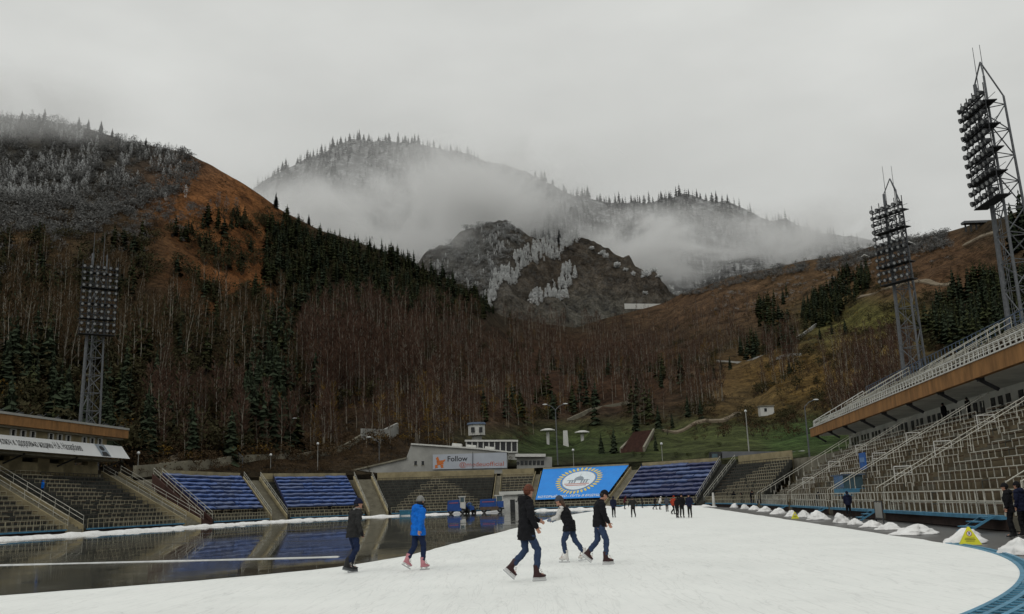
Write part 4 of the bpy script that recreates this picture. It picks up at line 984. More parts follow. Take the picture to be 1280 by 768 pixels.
# --- sky-blue emblem banner
GK = tuple(p+Vector((0,0,0.62)) for p in inset(secG, 0.12))
eb = thing('emblem_banner', 'sky blue banner with yellow sun-ray emblem and white lettering over the benches', 'banner', tuple(GK[0]))
sheet('banner_sheet', GK, m_sky_b, eb, 1, 1, 0.0, 0.03)
ec, er = (0.50, 0.56), (0.27, 0.40)
def on_g(off): return lambda x, y: bil(GK, ec[0]+er[0]*x, ec[1]+er[1]*y, off)
k = MB(); f = on_g(0.03)
for i in range(34):
    a = 2*math.pi*i/34; da = 0.062
    k.add([f(0.84*math.cos(a-da), 0.84*math.sin(a-da)), f(1.0*math.cos(a-da*0.8), 1.0*math.sin(a-da*0.8)), f(1.09*math.cos(a), 1.09*math.sin(a)), f(1.0*math.cos(a+da*0.8), 1.0*math.sin(a+da*0.8)), f(0.84*math.cos(a+da), 0.84*math.sin(a+da))], [(0,1,2,3,4)])
k.build('sun_ray', m_yellow, eb)
def disc(r, off, m, name):
    f = on_g(off); k = MB(); k.add([f(r*math.cos(t), r*math.sin(t)) for t in np.linspace(0, 6.2832, 41)[:-1]], [tuple(range(40))]); return k.build(name, m, eb)
disc(0.79, 0.03, m_greyprint, 'emblem_ring'); disc(0.74, 0.045, m_print_w, 'emblem_disc')
k = MB(); f = on_g(0.06)
k.add([f(0.22*math.cos(t), 0.05+0.28*math.sin(t)) for t in np.linspace(0, math.pi, 12)], [tuple(range(12))])
k.add([f(-0.015,0.3), f(0.015,0.3), f(0.0,0.62)], [(0,1,2)])
for x in (-0.42, -0.3, -0.18, 0.14, 0.26, 0.38): k.add([f(x,-0.22), f(x+0.07,-0.22), f(x+0.07,0.02), f(x,0.02)], [(0,1,2,3)])
k.add([f(-0.55,-0.02), f(0.55,0.02), f(0.45,0.06), f(-0.5,0.03)], [(0,1,2,3)])
k.build('emblem_building', m_greyprint, eb)
k = MB()
for y in (-0.30, -0.42): k.add([f(-0.6+(0.1 if y < -0.4 else 0),y), f(0.6-(0.1 if y < -0.4 else 0),y), f(0.58-(0.1 if y < -0.4 else 0),y+0.05), f(-0.62+(0.1 if y < -0.4 else 0),y+0.05)], [(0,1,2,3)])
k.build('emblem_band', m_redprint, eb)
k = MB(); text_on(k, 'КОТОРЫЙ ЭКО - ПУТЬ В БУДУЩЕЕ', lambda u, v: bil(GK, u, v, 0.03), 0.03, 0.97, 0.03, 0.13, 0.02); k.build('lettering', m_print_w, eb)

# ================================================================== FLOODLIGHT TOWERS
unit_bar = MB().tube([(0,0,0),(0,0,1)], 1.0, 5).mesh('brace', m_steel)
def brace(root, a, b_, r, name='brace', me=None):
    a, b_ = Vector(a), Vector(b_); d = b_-a
    o_ = link(name, me or unit_bar, root); o_.location = a; o_.scale = (r, r, d.length)
    o_.rotation_euler = d.to_track_quat('Z', 'Y').to_euler(); return o_
fl_h = MB(); fl_h.tube([(-0.45,0,0),(-0.12,0,0),(0.12,0,0)], [0.14,0.29,0.32], 8); fl_h.box((-0.3,0,-0.1),(0.5,0.3,0.3))
fl_housing = fl_h.mesh('floodlight', m_steel_d); fl_lens = MB().tube([(0.121,0,0),(0.14,0,0)], 0.22, 8).mesh('lens', m_lamp)
def tower(base, rz, label, H=45.0, flat_top=False):
    t = thing('floodlight_tower', label, 'floodlight tower', tuple(base), rz, 'floodlight towers round the stadium')
    def leg(i, z):
        k = 1-0.35*z/H
        return Vector(((0, 0, -3.6)[i]*k, (1.7, -1.7, 0)[i]*k, z))
    for i in range(3):
        k = MB(); k.tube([leg(i,-6), leg(i,H*0.6), leg(i,H if i < 2 else H-2)], [0.34, 0.27, 0.2] if i == 1 else [0.2, 0.16, 0.12], 7); k.build('leg', m_steel, t, off=(0,0,0))
    nl = 15; zs = [(-2+(H-1)*j/nl) for j in range(nl+1)]
    for j in range(nl):
        for a, c in ((0,1),(1,2),(2,0)):
            p, q = (a, c) if j % 2 else (c, a)
            brace(t, leg(p, zs[j]), leg(q, zs[j+1]), 0.07); brace(t, leg(a, zs[j+1]), leg(c, zs[j+1]), 0.06)
    z0 = H*0.69
    for j in range(5):
        k = MB(); z = z0+j*(H-3-z0)/4.2; k.box((0.55,0,z), (1.5,5.6,0.10))
        for y in np.linspace(-2.7, 2.7, 9): k.bar((1.2,y,z), (1.2,y,z+0.9), 0.04, 0.04)
        k.bar((1.2,-2.7,z+0.9), (1.2,2.7,z+0.9), 0.04, 0.04); k.bar((-0.15,-2.7,z+0.9), (-0.15,2.7,z+0.9), 0.04, 0.04); k.build('platform', m_steel_d, t, off=(0,0,0))
    k = MB()
    for y in (-2.75, -1.4, 0, 1.4, 2.75): k.bar((1.05,y,z0), (1.05,y,H-1.5), 0.09, 0.09)
    for r_ in range(9): k.bar((1.1,-2.8,z0+0.7+r_*(H-3.2-z0)/8.3), (1.1,2.8,z0+0.7+r_*(H-3.2-z0)/8.3), 0.1, 0.16)
    k.build('lamp_frame', m_steel_d, t, off=(0,0,0))
    for r_ in range(11):
        for c_ in range(6):
            o_ = link('floodlight', fl_housing, t); o_.location = (1.5, -2.5+1.0*c_, z0+0.6+r_*(H-2.9-z0)/10.3); o_.rotation_euler = (random.uniform(-0.06,0.06), 0.35, random.uniform(-0.3,0.3)); link('lens', fl_lens, o_)
    for y, hh in ((-1.0, 4.5), (0.6, 4.0)):
        k = MB(); k.tube([(-0.3,y,H-2.5),(-0.3,y,H+hh)], [0.06,0.03], 5); k.build('mast', m_steel, t, off=(0,0,0))
    if not flat_top: k = MB(); k.bar(leg(0,H), (-0.4,0,H+2.2), 0.12, 0.12); k.bar(leg(1,H), (-0.4,0,H+2.2), 0.12, 0.12); k.bar(leg(2,H-2), (-0.4,0,H+2.2), 0.12, 0.12); k.build('top_frame', m_steel, t, off=(0,0,0))
    k = MB()
    for y in (-0.2, 0.2): k.bar((0.05,y,0), (0.05,y,z0), 0.05, 0.05)
    for z in np.arange(0, z0, 0.6): k.bar((0.05,-0.2,z), (0.05,0.2,z), 0.03, 0.03)
    k.build('ladder', m_steel, t, off=(0,0,0))
    return t
def yaw_to(p, q): return math.atan2(q.y-p.y, q.x-p.x)
mid = (C0+C1)/2
for px, py, d, lab, H in ((113, 522, 150, 'grey lattice floodlight tower behind the covered grandstand, against dark woods', 45.0),
                       (1139, 455, 133, 'lattice floodlight tower halfway along the two-tier stand, shorter in view', 45.5),
                       (1266, 380, 96, 'tallest looking lattice floodlight tower at the upper corner above the two-tier stand', 46.0)):
    p = pt(px, py, d); p.z = 0.0
    tower(p, yaw_to(p, mid+u_ax*(-12 if px < 600 else 20)), lab, H, px < 600)

# ================================================================== STREET LAMPS
m_glow = mat('lamp_head', (0.62, 0.64, 0.64), 0.4, 0.05)
def lamp(px, pyb, pyt, d, label, arms=(1,), globe=False, r=0.09):
    b0, t0 = pt(px, pyb, d), pt(px, pyt, d); h = t0.z-b0.z
    t = thing('street_lamp', label, 'street lamp', tuple(b0))
    k = MB(); k.tube([(0,0,-3),(0,0,h*0.5),(0,0,h)], [r*1.3, r, r*0.7], 6); k.build('pole', m_steel if not globe else m_conc_g, t, off=(0,0,0))
    if globe:
        k = MB(); k.ell((0,0,h+0.2), (0.28,0.28,0.28), 8, 6); k.build('globe', m_glow, t, off=(0,0,0)); return t
    for a in arms:
        k = MB(); k.tube([(0,0,h-0.1),(a*0.9,0,h+0.75),(a*1.9,0,h+1.15)], r*0.6, 5); k.build('arm', m_steel, t, off=(0,0,0))
        k = MB(); k.ell((a*2.3,0,h+1.2), (0.55,0.22,0.14), 8, 5); k.build('lamp_head', m_glow, t, off=(0,0,0))
    return t
lamp(697, 574, 512, 206, 'tall street lamp with two arms in front of the lawn canopies', (-1, 1), r=0.14)
lamp(1011, 562, 508, 176, 'tall leaning street lamp by the far end of the two-tier stand', (1,), r=0.13)
lamp(936, 562, 515, 204, 'slim lamp post with a single globe behind the grey trailer', globe=True, r=0.12)
lamp(355, 562, 530, 215, 'lamp post beside the climbing retaining wall, above the tarpaulins', (1,))
lamp(273, 577, 545, 198, 'lamp post on the slope above the first blue tarpaulin', (1,))
lamp(303, 590, 571, 190, 'short lamp post behind the parapet between the two blue tarpaulins', (-1,))
lamp(474, 578, 553, 205, 'lamp post with one arm left of the concrete building', (-1,))
lamp(397, 592, 556, 196, 'thin lamp post behind the second blue tarpaulin', globe=True, r=0.06)
lamp(338, 594, 570, 192, 'thin post with globe behind the stairway between tarpaulins', globe=True, r=0.06)
lamp(172, 590, 568, 160, 'lone post past the end of the covered grandstand roof', globe=True, r=0.06)
lamp(828, 574, 556, 200, 'short park lamp at the foot of the brown steps, right side', globe=True, r=0.07)
lamp(717, 578, 564, 200, 'short park lamp right of the low white building', globe=True, r=0.06)

# ================================================================== BUILDINGS BEHIND THE STANDS
def prism(mb, pts, depth):      # pts: front polygon in world, extruded along +y
    n = len(pts); q = [Vector(p)+Vector((0,depth,0)) for p in pts]
    mb.add(list(pts)+q, [tuple(range(n)), tuple(range(2*n-1,n-1,-1))]+[(i, n+i, n+(i+1)%n, (i+1)%n) for i in range(n)])
def pbox(root, name, m, x0, x1, yt, yb, d, depth):
    k = MB(); prism(k, [pt(x0,yb,d), pt(x1,yb,d), pt(x1,yt,d), pt(x0,yt,d)], depth); return k.build(name, m, root)
D_ = 198
bd = thing('concrete_building', 'grey concrete building with a sloping roof behind the far terrace', 'building', tuple(pt(540,592,D_)))
k = MB(); prism(k, [pt(x,y,D_) for x,y in ((440,596),(634,592),(634,565),(600,561),(560,558.5),(514,555.5),(508,572.5),(475,580),(440,589))], 14); k.build('wall', m_conc_g, bd)
k = MB(); prism(k, [pt(x,y,D_-0.4) for x,y in ((439,589.5),(508,573.5),(508.5,571.5),(439,587.5))], 15); k.build('roof', m_conc, bd)
k = MB(); prism(k, [pt(x,y,D_-0.4) for x,y in ((513.5,556),(600,562),(635,565.8),(635,564.2),(600,560),(514,554.2))], 15); k.build('roof', m_white, bd)
for x in (519.5, 528.5):
    wn = pbox(bd, 'window', m_dark, x-1.6, x+1.6, 576.5, 581.5, D_-0.05, 0.06); pbox(wn, 'window_frame', m_conc, x-2, x+2, 581.6, 582.4, D_-0.1, 0.15)
for x in (571, 589, 612):
    k = MB(); prism(k, [pt(a,c,D_+2) for a,c in ((x-7,561+(x-571)*0.06),(x+5,561+(x-571)*0.06),(x+6,555+(x-571)*0.1),(x-5.5,554+(x-571)*0.1))], 3); k.build('roof_vent', m_white, bd)
fb = thing('banner', 'grey-white banner reading Follow with a red handle, on the concrete building', 'banner', tuple(pt(586,586,D_-0.3)))
FK = (pt(541,587,D_-0.3), pt(633.5,585,D_-0.3), pt(541,568.5,D_-0.3), pt(633.5,565.6,D_-0.3))
k = MB(); prism(k, [FK[0],FK[1],FK[3],FK[2]], 0.12); k.build('banner_sheet', mat('grey_banner_vinyl', (0.40,0.43,0.48), 0.6, 0.08, 0.4), fb)
def on_f(u, v): return lerp(lerp(FK[0],FK[1],u), lerp(FK[2],FK[3],u), v)+Vector((0,-0.03,0))
k = MB(); text_on(k, 'Follow', on_f, 0.20, 0.47, 0.50, 0.86, 0.012); k.build('lettering', m_black, fb)
k = MB(); text_on(k, '@medeuofficial', on_f, 0.36, 0.96, 0.06, 0.44); k.build('handle_lettering', m_redprint, fb)
k = MB()
for P in (((0.04,0.75),(0.07,0.86),(0.09,0.60),(0.06,0.50)),((0.05,0.55),(0.12,0.60),(0.15,0.35),(0.06,0.25)),((0.12,0.58),(0.17,0.66),(0.165,0.55),(0.14,0.44)),((0.03,0.30),(0.06,0.30),(0.07,0.10),(0.03,0.06)),((0.10,0.30),(0.14,0.30),(0.145,0.10),(0.11,0.08))):
    k.add([on_f(*p) for p in P], [(0,1,2,3)])
k.build('emblem', m_orangeprint, fb)
k = MB(); k.bar(on_f(0.54,0.0)+Vector((0,-0.08,0)), on_f(0.54,1.1)+Vector((0,-0.08,0)), 0.1, 0.1); k.build('seam_pole', m_steel_d, fb)
cl = thing('colonnade', 'white framed glazed pavilion with upright bars rising behind the concrete building', 'pavilion', tuple(pt(614,570,222)))
pbox(cl, 'roof', m_white, 581, 647.5, 550, 552.3, 221, 8); pbox(cl, 'glazing', m_dark, 583, 646, 552.5, 572, 222, 6)
for x in np.linspace(583, 646.5, 10): pbox(cl, 'column', m_white, x-0.7, x+0.7, 552.4, 566, 221.3, 0.5)
pbox(cl, 'sill', m_white, 582, 647, 564.5, 566, 221.2, 0.4); pbox(cl, 'base', m_conc_g, 600, 648, 566.2, 590, 221.6, 6)
hp = thing('white_cabin', 'small white octagonal cabin with two windows on the wooded slope', 'cabin', tuple(pt(596,546,262)))
k = MB(); c_ = pt(596,546,262); hw = 11*262/F_PX
for (z0_, z1_, q0, q1, nm, m_) in ((-6,0.3,0.55,0.62,'base',m_conc_g),(0.3,3.3,1.0,1.0,'wall',m_white),(3.31,3.9,1.18,1.05,'roof',m_bluerail)):
    k = MB(); rings = [[c_+Vector((hw*qq*math.cos(a), 2.6*qq*math.sin(a), zz)) for a in [math.pi*(i+0.5)/4 for i in range(8)]] for zz, qq in ((z0_,q0),(z1_,q1))]
    k.loft(rings); k.build(nm, m_, hp)
for x in (591, 601):
    p = pt(x,537.5,259.3); k = MB(); k.box(p, (1.0,0.1,1.5)); k.build('window', m_dark, hp)
lb = thing('low_building', 'low white-roofed building with a row of dark windows beside the blue banner', 'building', tuple(pt(668,590,203)))
pbox(lb, 'roof', m_white, 644, 682, 567.5, 571.2, 202, 7); pbox(lb, 'wall', m_conc_g, 646, 690, 571.3, 592, 203, 6)
for x in np.linspace(652.5, 678, 6): pbox(lb, 'window', m_dark, x-1.9, x+1.9, 576, 581.5, 202.9, 0.15)
k = MB(); c_ = pt(647.5,579,202.9); k.tube([c_, c_+Vector((0,-0.06,0))], 0.35, 10); k.build('round_window', m_dark, lb)
for x, lab in ((684.5,'white mushroom-shaped canopy left of the two-armed lamp'), (727.5,'white mushroom-shaped canopy right of the two-armed lamp')):
    g_ = hill.hit(x, 539); t = thing('park_canopy', lab, 'canopy', tuple(g_), group='lawn canopies'); sc_ = g_.y/F_PX
    k = MB(); k.tube([(0,0,-0.5),(0,0,16*sc_)], [1.7*sc_,2.3*sc_], 8); k.build('column', m_white, t, off=(0,0,0))
    k = MB(); k.loft([[(9.2*sc_*q*math.cos(a), 9.2*sc_*q*math.sin(a), (15+z)*sc_) for a in np.linspace(0,6.283,15)[:-1]] for z,q in ((0,0.5),(1.2,1.0),(2.4,0.97),(3.8,0.4))]); k.build('roof', m_white, t, off=(0,0,0))
g_ = hill.hit(706.5, 538); t = tag(MB().box((0,0,0), (1,1,1)).build('pylon', m_white), 'plain white pylon between the two lawn canopies', 'pylon')
k = MB(); sc_ = g_.y/F_PX; k.hexa([(-3.4*sc_,-0.6,-1),(3.4*sc_,-0.6,-1),(3.4*sc_,0.6,-1),(-3.4*sc_,0.6,-1),(-2.6*sc_,-0.4,19*sc_),(2.6*sc_,-0.4,19*sc_),(2.6*sc_,0.4,19*sc_),(-2.6*sc_,0.4,19*sc_)])
t.data = k.mesh('pylon', m_white); t.location = g_
# brown steps climbing the lawn
a0, a1, b0, b1 = hill.hit(776,566), hill.hit(805,566), hill.hit(792,534), hill.hit(817,534)
sw = thing('park_steps', 'broad flight of red-brown steps with pale kerbs climbing the lawn', 'steps', tuple(a0))
for i in range(16):
    k = MB(); l0, l1, m0, m1 = lerp(a0,b0,i/16), lerp(a1,b1,i/16), lerp(a0,b0,(i+1)/16), lerp(a1,b1,(i+1)/16); zz = max(l0.z,l1.z,m0.z,m1.z)+0.5
    k.hexa([flat(l0,zz-3), flat(l1,zz-3), flat(m1,zz-3), flat(m0,zz-3), flat(l0,zz), flat(l1,zz), flat(m1,zz), flat(m0,zz)]); k.build('step', m_redbrown, sw)
for a, c in ((a0,b0),(a1,b1)):
    k = MB(); k.bar(a+Vector((0,0,0.7)), c+Vector((0,0,0.7)), 0.5, 1.2); k.build('kerb', m_conc, sw)
# retaining walls that follow the slope
def slope_wall(name, px, h, label, m, surf=hill, cat='wall', th=0.6, near=1.0, deep=2):
    P = [surf.hit(*p) for p in px]; P = [CAMP+(p-CAMP)*near for p in P if p is not None]
    t = thing(name, label, cat, tuple(P[0])); t['kind'] = 'thing'
    for a, c in zip(P, P[1:]):
        n = max(1, int((c-a).length/9)); 
        for i in range(n):
            p, q = lerp(a,c,i/n), lerp(a,c,(i+1)/n); d = (q-p); sd = Vector((-d.y, d.x, 0)).normalized()*th/2
            j = random.uniform(-0.1, 0.1); k = MB()
            k.hexa([p-sd-Vector((0,0,deep)), q-sd-Vector((0,0,deep)), q+sd-Vector((0,0,deep)), p+sd-Vector((0,0,deep)), p-sd+Vector((0,0,h+j)), q-sd+Vector((0,0,h+j)), q+sd+Vector((0,0,h+j)), p+sd+Vector((0,0,h+j))]); k.build('wall_panel', m, t)
    return t
slope_wall('retaining_wall', [(168,594),(200,591),(271,581),(295,578)], 1.7, 'pale stone retaining wall starting past the covered stand', m_stone)
slope_wall('retaining_wall', [(295,577),(377,564),(430,553),(452,548)], 1.6, 'long low stone wall climbing the slope above the tarpaulins', m_stone)
slope_wall('retaining_wall', [(452,549),(480,545),(497,541)], 3.0, 'tall pale wall segment high above the concrete building', m_conc_g)
slope_wall('retaining_wall', [(709,513),(740,507),(775,500),(809,490)], 2.2, 'pale wall slanting up through the birches behind the canopies', m_stone)
slope_wall('retaining_wall', [(780,371),(834,375)], 4.5, 'bright white wall on the shoulder below the rocky knoll', m_white, knoll, near=0.975, deep=1.0)
slope_wall('retaining_wall', [(895,455),(930,447),(988,438)], 1.4, 'thin pale wall among the spruces on the grassy slope', m_conc_g)
slope_wall('retaining_wall', [(971,455),(985,454),(1002,452)], 1.6, 'short pale wall just right of the spruce cluster on the slope', m_conc_g)
slope_wall('retaining_wall', [(991,428),(1005,416),(1020,404)], 1.5, 'pale diagonal stair wall running up the grassy slope', m_conc_g)
# white hut on the slope
g_ = hill.hit(958.5, 508); s_ = g_.y/F_PX
ht = thing('white_hut', 'small white hut with one dark window on the brown slope', 'hut', tuple(g_))
k = MB(); k.box((0,1.5,4.0*s_), (17*s_,3,12*s_)); k.build('wall', m_white, ht, off=(0,0,0)); k = MB(); k.box((0,1.4,10.6*s_), (19*s_,3.6,1.2*s_)); k.build('roof', m_conc, ht, off=(0,0,0))
k = MB(); k.box((-2*s_,-0.05,5.5*s_), (3.2*s_,0.1,4*s_)); k.build('window', m_dark, ht, off=(0,0,0))
# folded canopies and long shelter on the ridge
for px, py, n_, lab in ((1080,327,1,'white folded V-shaped canopy on the grassy ridge left of the tower'), (1136,315,2,'white double zigzag canopy on the ridge right of the tower')):
    g_ = hill.hit(px, py); s_ = g_.y/F_PX; t = thing('ridge_canopy', lab, 'canopy', tuple(g_))
    for i in range(n_*2):
        k = MB(); x0 = i*10*s_; x1 = x0+10*s_; za, zb = (9*s_, 4*s_) if i % 2 == 0 else (4*s_, 11*s_)
        k.hexa([(x0,-2,za),(x1,-2,zb),(x1,4,zb),(x0,4,za),(x0,-2,za+1.3*s_),(x1,-2,zb+1.3*s_),(x1,4,zb+1.3*s_),(x0,4,za+1.3*s_)]); k.build('roof_plate', m_white, t, off=(0,0,0))
        if i % 2: 
            k = MB(); k.tube([(x0,1,-3),(x0,1,5*s_)], 0.25, 6); k.build('post', m_white, t, off=(0,0,0))
    k = MB(); k.box((10*s_*n_,2,-0.5*s_), (13*s_,4,3*s_)); k.build('kiosk', m_conc_g, t, off=(0,0,0))
g_ = hill.hit(1221, 288) or hill.hit(1221, 292); s_ = g_.y/F_PX
t = thing('ridge_shelter', 'long flat-roofed shelter on posts on the skyline ridge between two towers', 'shelter', tuple(g_))
k = MB(); k.box((0,0,9.5*s_), (34*s_,5,3*s_)); k.build('roof', m_steel, t, off=(0,0,0))
for x in (-14,-7,0,7,14):
    k = MB(); k.box((x*s_,0,3*s_), (1.5*s_,1,11*s_)); k.build('post', m_steel_d, t, off=(0,0,0))
# truck with a long grey trailer behind the terrace
tr = thing('semi_truck', 'parked truck with a long grey box trailer behind the far terrace', 'truck', tuple(pt(950,586,196)))
m_trailer = mat('grey_trailer_side', (0.13,0.135,0.145), 0.5, 0.2, 0.4)
pbox(tr, 'trailer', m_trailer, 903, 1004, 564.5, 580, 196, 2.6); pbox(tr, 'skirt', m_steel_d, 905, 1003, 580.2, 583.5, 196.2, 2.2)
pbox(tr, 'cab', m_steel_d, 889, 901.5, 565, 583, 196.2, 2.4); pbox(tr, 'windscreen', m_glassblue, 890, 897, 567.5, 573, 196.1, 0.1)
for x in (894, 915, 960, 985, 995):
    k = MB(); c_ = pt(x,584,196.05); k.tube([c_, c_+Vector((0,0.35,0))], 0.5, 12); k.build('wheel', m_tyre, tr)
ls = thing('white_leanto', 'white sloping lean-to roof at the end of the grey trailer', 'shed', tuple(pt(1015,585,192)))
k = MB(); prism(k, [pt(x,y,192) for x,y in ((1004,563),(1027,569.5),(1027,571.5),(1004,566))], 5); k.build('roof', m_white, ls)
k = MB(); prism(k, [pt(x,y,193) for x,y in ((1005,590),(1026,588),(1026,571.8),(1005,566.5))], 3); k.build('wall', m_conc_g, ls)

# ================================================================== RINKSIDE THINGS
def ridge(name, pts, w_, h_, label, seed=0.0, lump=0.6, m=m_snow):
    """bumpy bank of snow along a line"""
    b_ = MB(); n = len(pts); rows = []
    for i, p in enumerate(pts):
        d = (pts[min(i+1,n-1)]-pts[max(i-1,0)]).normalized(); sd = Vector((-d.y, d.x, 0))
        hh = h_*(0.45+lump*max(0, fbm(p.x*0.45, p.y*0.45, seed, 3)+0.25))*(1 if 0 < i < n-1 else 0.2); ww = w_*(1+0.3*fbm(p.x*0.3, p.y*0.3, seed+4, 2))
        rows.append([p+sd*(ww*x)+Vector((0,0,hh*z+0.015)) for x, z in ((-0.5,-0.1),(-0.36,0.55),(-0.12,1.0),(0.14,0.95),(0.36,0.5),(0.5,-0.1))])
    vs = [q for r_ in rows for q in r_]
    b_.add(vs, [(i*6+j, i*6+j+1, (i+1)*6+j+1, (i+1)*6+j) for i in range(n-1) for j in range(5)])
    return tag(b_.build(name, m, smooth=True), label, 'snow bank')
s_k0, s_k1 = rim_at(626, 0.9, 0), rim_at(885, 0.9, 0)
ridge('snow_bank', [rim(s, 0.8) for s in np.arange(-96, -0.01, 0.45)]+[rim(s, 0.8) for s in np.linspace(0, s_k0, 130)], 1.3, 0.42, 'long bank of cleared snow along the wet edge of the rink below the stands', 1.0, 0.42)
ridge('snow_bank', [rim(s, 0.9) for s in np.linspace(rim_at(668,0.9,0), s_k1, 90)], 1.4, 0.45, 'low snow bank under the blue banner and navy tarpaulin', 3.0)
lp = [gp(-80,709.5), gp(0,707.5), gp(120,704.5), gp(250,701.5), gp(360,698.8), gp(424,697)]
ridge('snow_ridge', crom(lp, 14), 0.26, 0.06, 'thin straight ridge of snow across the dark wet infield', 5.0, 0.25, m_slush)
def pile(px0, px1, pyb, hpx, seed, label, group='snow piles along the apron'):
    c = gp((px0+px1)/2, pyb-1.5); rx = (px1-px0)/2*c.y/F_PX; h = hpx*c.y/F_PX; b_ = MB(); rings = []
    for i in range(13):
        f = i/12; ring = []
        for j in range(34):
            a = 2*math.pi*j/34; q = max(0.02, 0.45*math.sqrt(max(0, 1-f**1.25))+0.55*(1-f)); ca, sa = math.cos(a), math.sin(a)
            nn = 1+0.45*fbm(ca*1.3, sa*1.3, seed, 3)+0.22*fbm(ca*q*3, sa*q*3, seed+f*3, 3)
            zz = h*0.95*f*(1+0.2*fbm(ca*1.2+9, sa*1.2, seed, 2)*(1-f))+h*0.17*fbm(ca*q*3, sa*q*3, seed+f*4+3, 3)*min(1, 3*f)*(1 if i < 12 else 0)
            ring.append((rx*q*nn*ca+0.25*rx*f*math.sin(seed*7), rx*0.9*q*nn*sa, zz-0.02))
        rings.append(ring)
    b_.loft(rings); o_ = b_.build('snow_pile', m_snow, smooth=True, off=(0,0,0)); o_.location = c
    return tag(o_, label, 'snow pile', group)
for i, (a, c, y, h, lab) in enumerate([(1252,1300,693,21,'snow pile at the rink edge beside the two guards'),(1180,1230,680,19,'snow pile behind the yellow warning sign'),(1119,1166,669,13,'wide low snow pile, first one beyond the warning sign'),
    (1097,1126,663,9,'low snow pile, second beyond the warning sign'),(1077,1104,660,9,'low snow pile, third beyond the warning sign'),(1059,1080,657,8,'small snow pile below the standing dark figure'),
    (1040,1063,655,13,'tall pointed snow pile just before the standing dark figure'),(1010,1036,651,12,'rounded snow pile by the blue side steps'),(996,1014,648,9,'snow pile next to the small yellow sign'),
    (981,997,647,8,'snow pile where the row of piles gets dense'),(962,982,644,8,'sixth small snow pile from the far end of the row'),(948,964,641,7,'fifth small snow pile from the far end of the row'),(935,950,639,6,'fourth small snow pile from the far end of the row'),
    (925,937,637.5,6,'third small snow pile from the far end of the row'),(914,927,636,5.5,'second small snow pile from the far end of the row'),(904,916,634.5,5,'last small snow pile at the far end of the row'),(874,886,634,5,'little snow heap left of the white wrapped post')]):
    pile(a, c, y, h, i*3.7, lab)
# yellow warning signs: folded triangular board
def warn(px, py, hpx, label):
    c = gp(px, py); h = hpx*c.y/F_PX; w_ = h*0.95; t = thing('warning_sign', label, 'sign', tuple(c), -0.35)
    k = MB(); k.add([(-w_*0.62,-h*0.28,0),(w_*0.62,-h*0.28,0),(0.06*w_,0,h),(-0.06*w_,0,h),(-w_*0.62,h*0.28,0),(w_*0.62,h*0.28,0)], [(0,1,2,3),(5,4,3,2),(1,5,2),(4,0,3),(0,4,5,1)])
    k.build('board', mat('warning_yellow', (0.62,0.60,0.02), 0.45, 0.1, 4), t, off=(0,0,0))
    def on(x, z, off): return Vector((x*w_, -h*0.28*(1-z)-off, z*h))
    for r_, off, m, nm in ((0.15,0.006,m_redprint,'sign_ring'),(0.115,0.010,m_print_w,'sign_disc')):
        k = MB(); k.add([on(r_*math.cos(a), 0.62+r_*math.sin(a), off) for a in np.linspace(0,6.283,17)[:-1]], [tuple(range(16))]); k.build(nm, m, t, off=(0,0,0))
    k = MB(); k.add([on(x,z,0.014) for x,z in ((-0.05,0.53),(0.0,0.60),(0.05,0.53),(0.03,0.66),(0.05,0.70),(-0.05,0.70),(-0.03,0.64))], [(0,1,2,3,4,5,6)]); k.build('sign_figure', m_black, t, off=(0,0,0))
    for z, x in ((0.36,0.26),(0.28,0.30),(0.20,0.24)):
        k = MB(); k.add([on(-x,z,0.006), on(x,z,0.006), on(x,z+0.025,0.006), on(-x,z+0.025,0.006)], [(0,1,2,3)]); k.build('sign_line', m_black, t, off=(0,0,0))
    return t
warn(1213, 681, 21, 'yellow folding warning sign with red ring before a snow pile at the rink edge')
warn(994, 648.5, 8, 'tiny far yellow warning sign among the row of snow piles')
# blue plastic mat grid outside the near bend
m_mat = mat('blue_mat_plastic', (0.08,0.24,0.36), 0.5, 0.3, 3.0)
mt = thing('mat', 'blue plastic grid mat lying round the near bend of the ice', 'mat', tuple(near_bend(0.4, 1)))
for i in range(15):
    A_ = np.linspace(0.0 if i < 2 else 0.50, 0.98, 60)
    o0 = -0.05+i*0.21; k = MB(); vs = []
    for a in A_: vs += [near_bend(a,o0)+Vector((0,0,0.004)), near_bend(a,o0+0.075)+Vector((0,0,0.004)), near_bend(a,o0+0.075)+Vector((0,0,0.03)), near_bend(a,o0)+Vector((0,0,0.03))]
    k.add(vs, [(q*4+j, q*4+(j+1)%4, q*4+4+(j+1)%4, q*4+4+j) for q in range(len(A_)-1) for j in range(4)]); k.build('mat_strip', m_mat, mt)
k = MB()
for a in np.arange(0.0, 0.98, 0.0105): k.bar(near_bend(a,-0.05)+Vector((0,0,0.016)), near_bend(a,2.95 if a > 0.50 else 0.23)+Vector((0,0,0.016)), 0.06, 0.02)
k.build('mat_cross_bars', m_mat, mt)['kind'] = 'stuff'
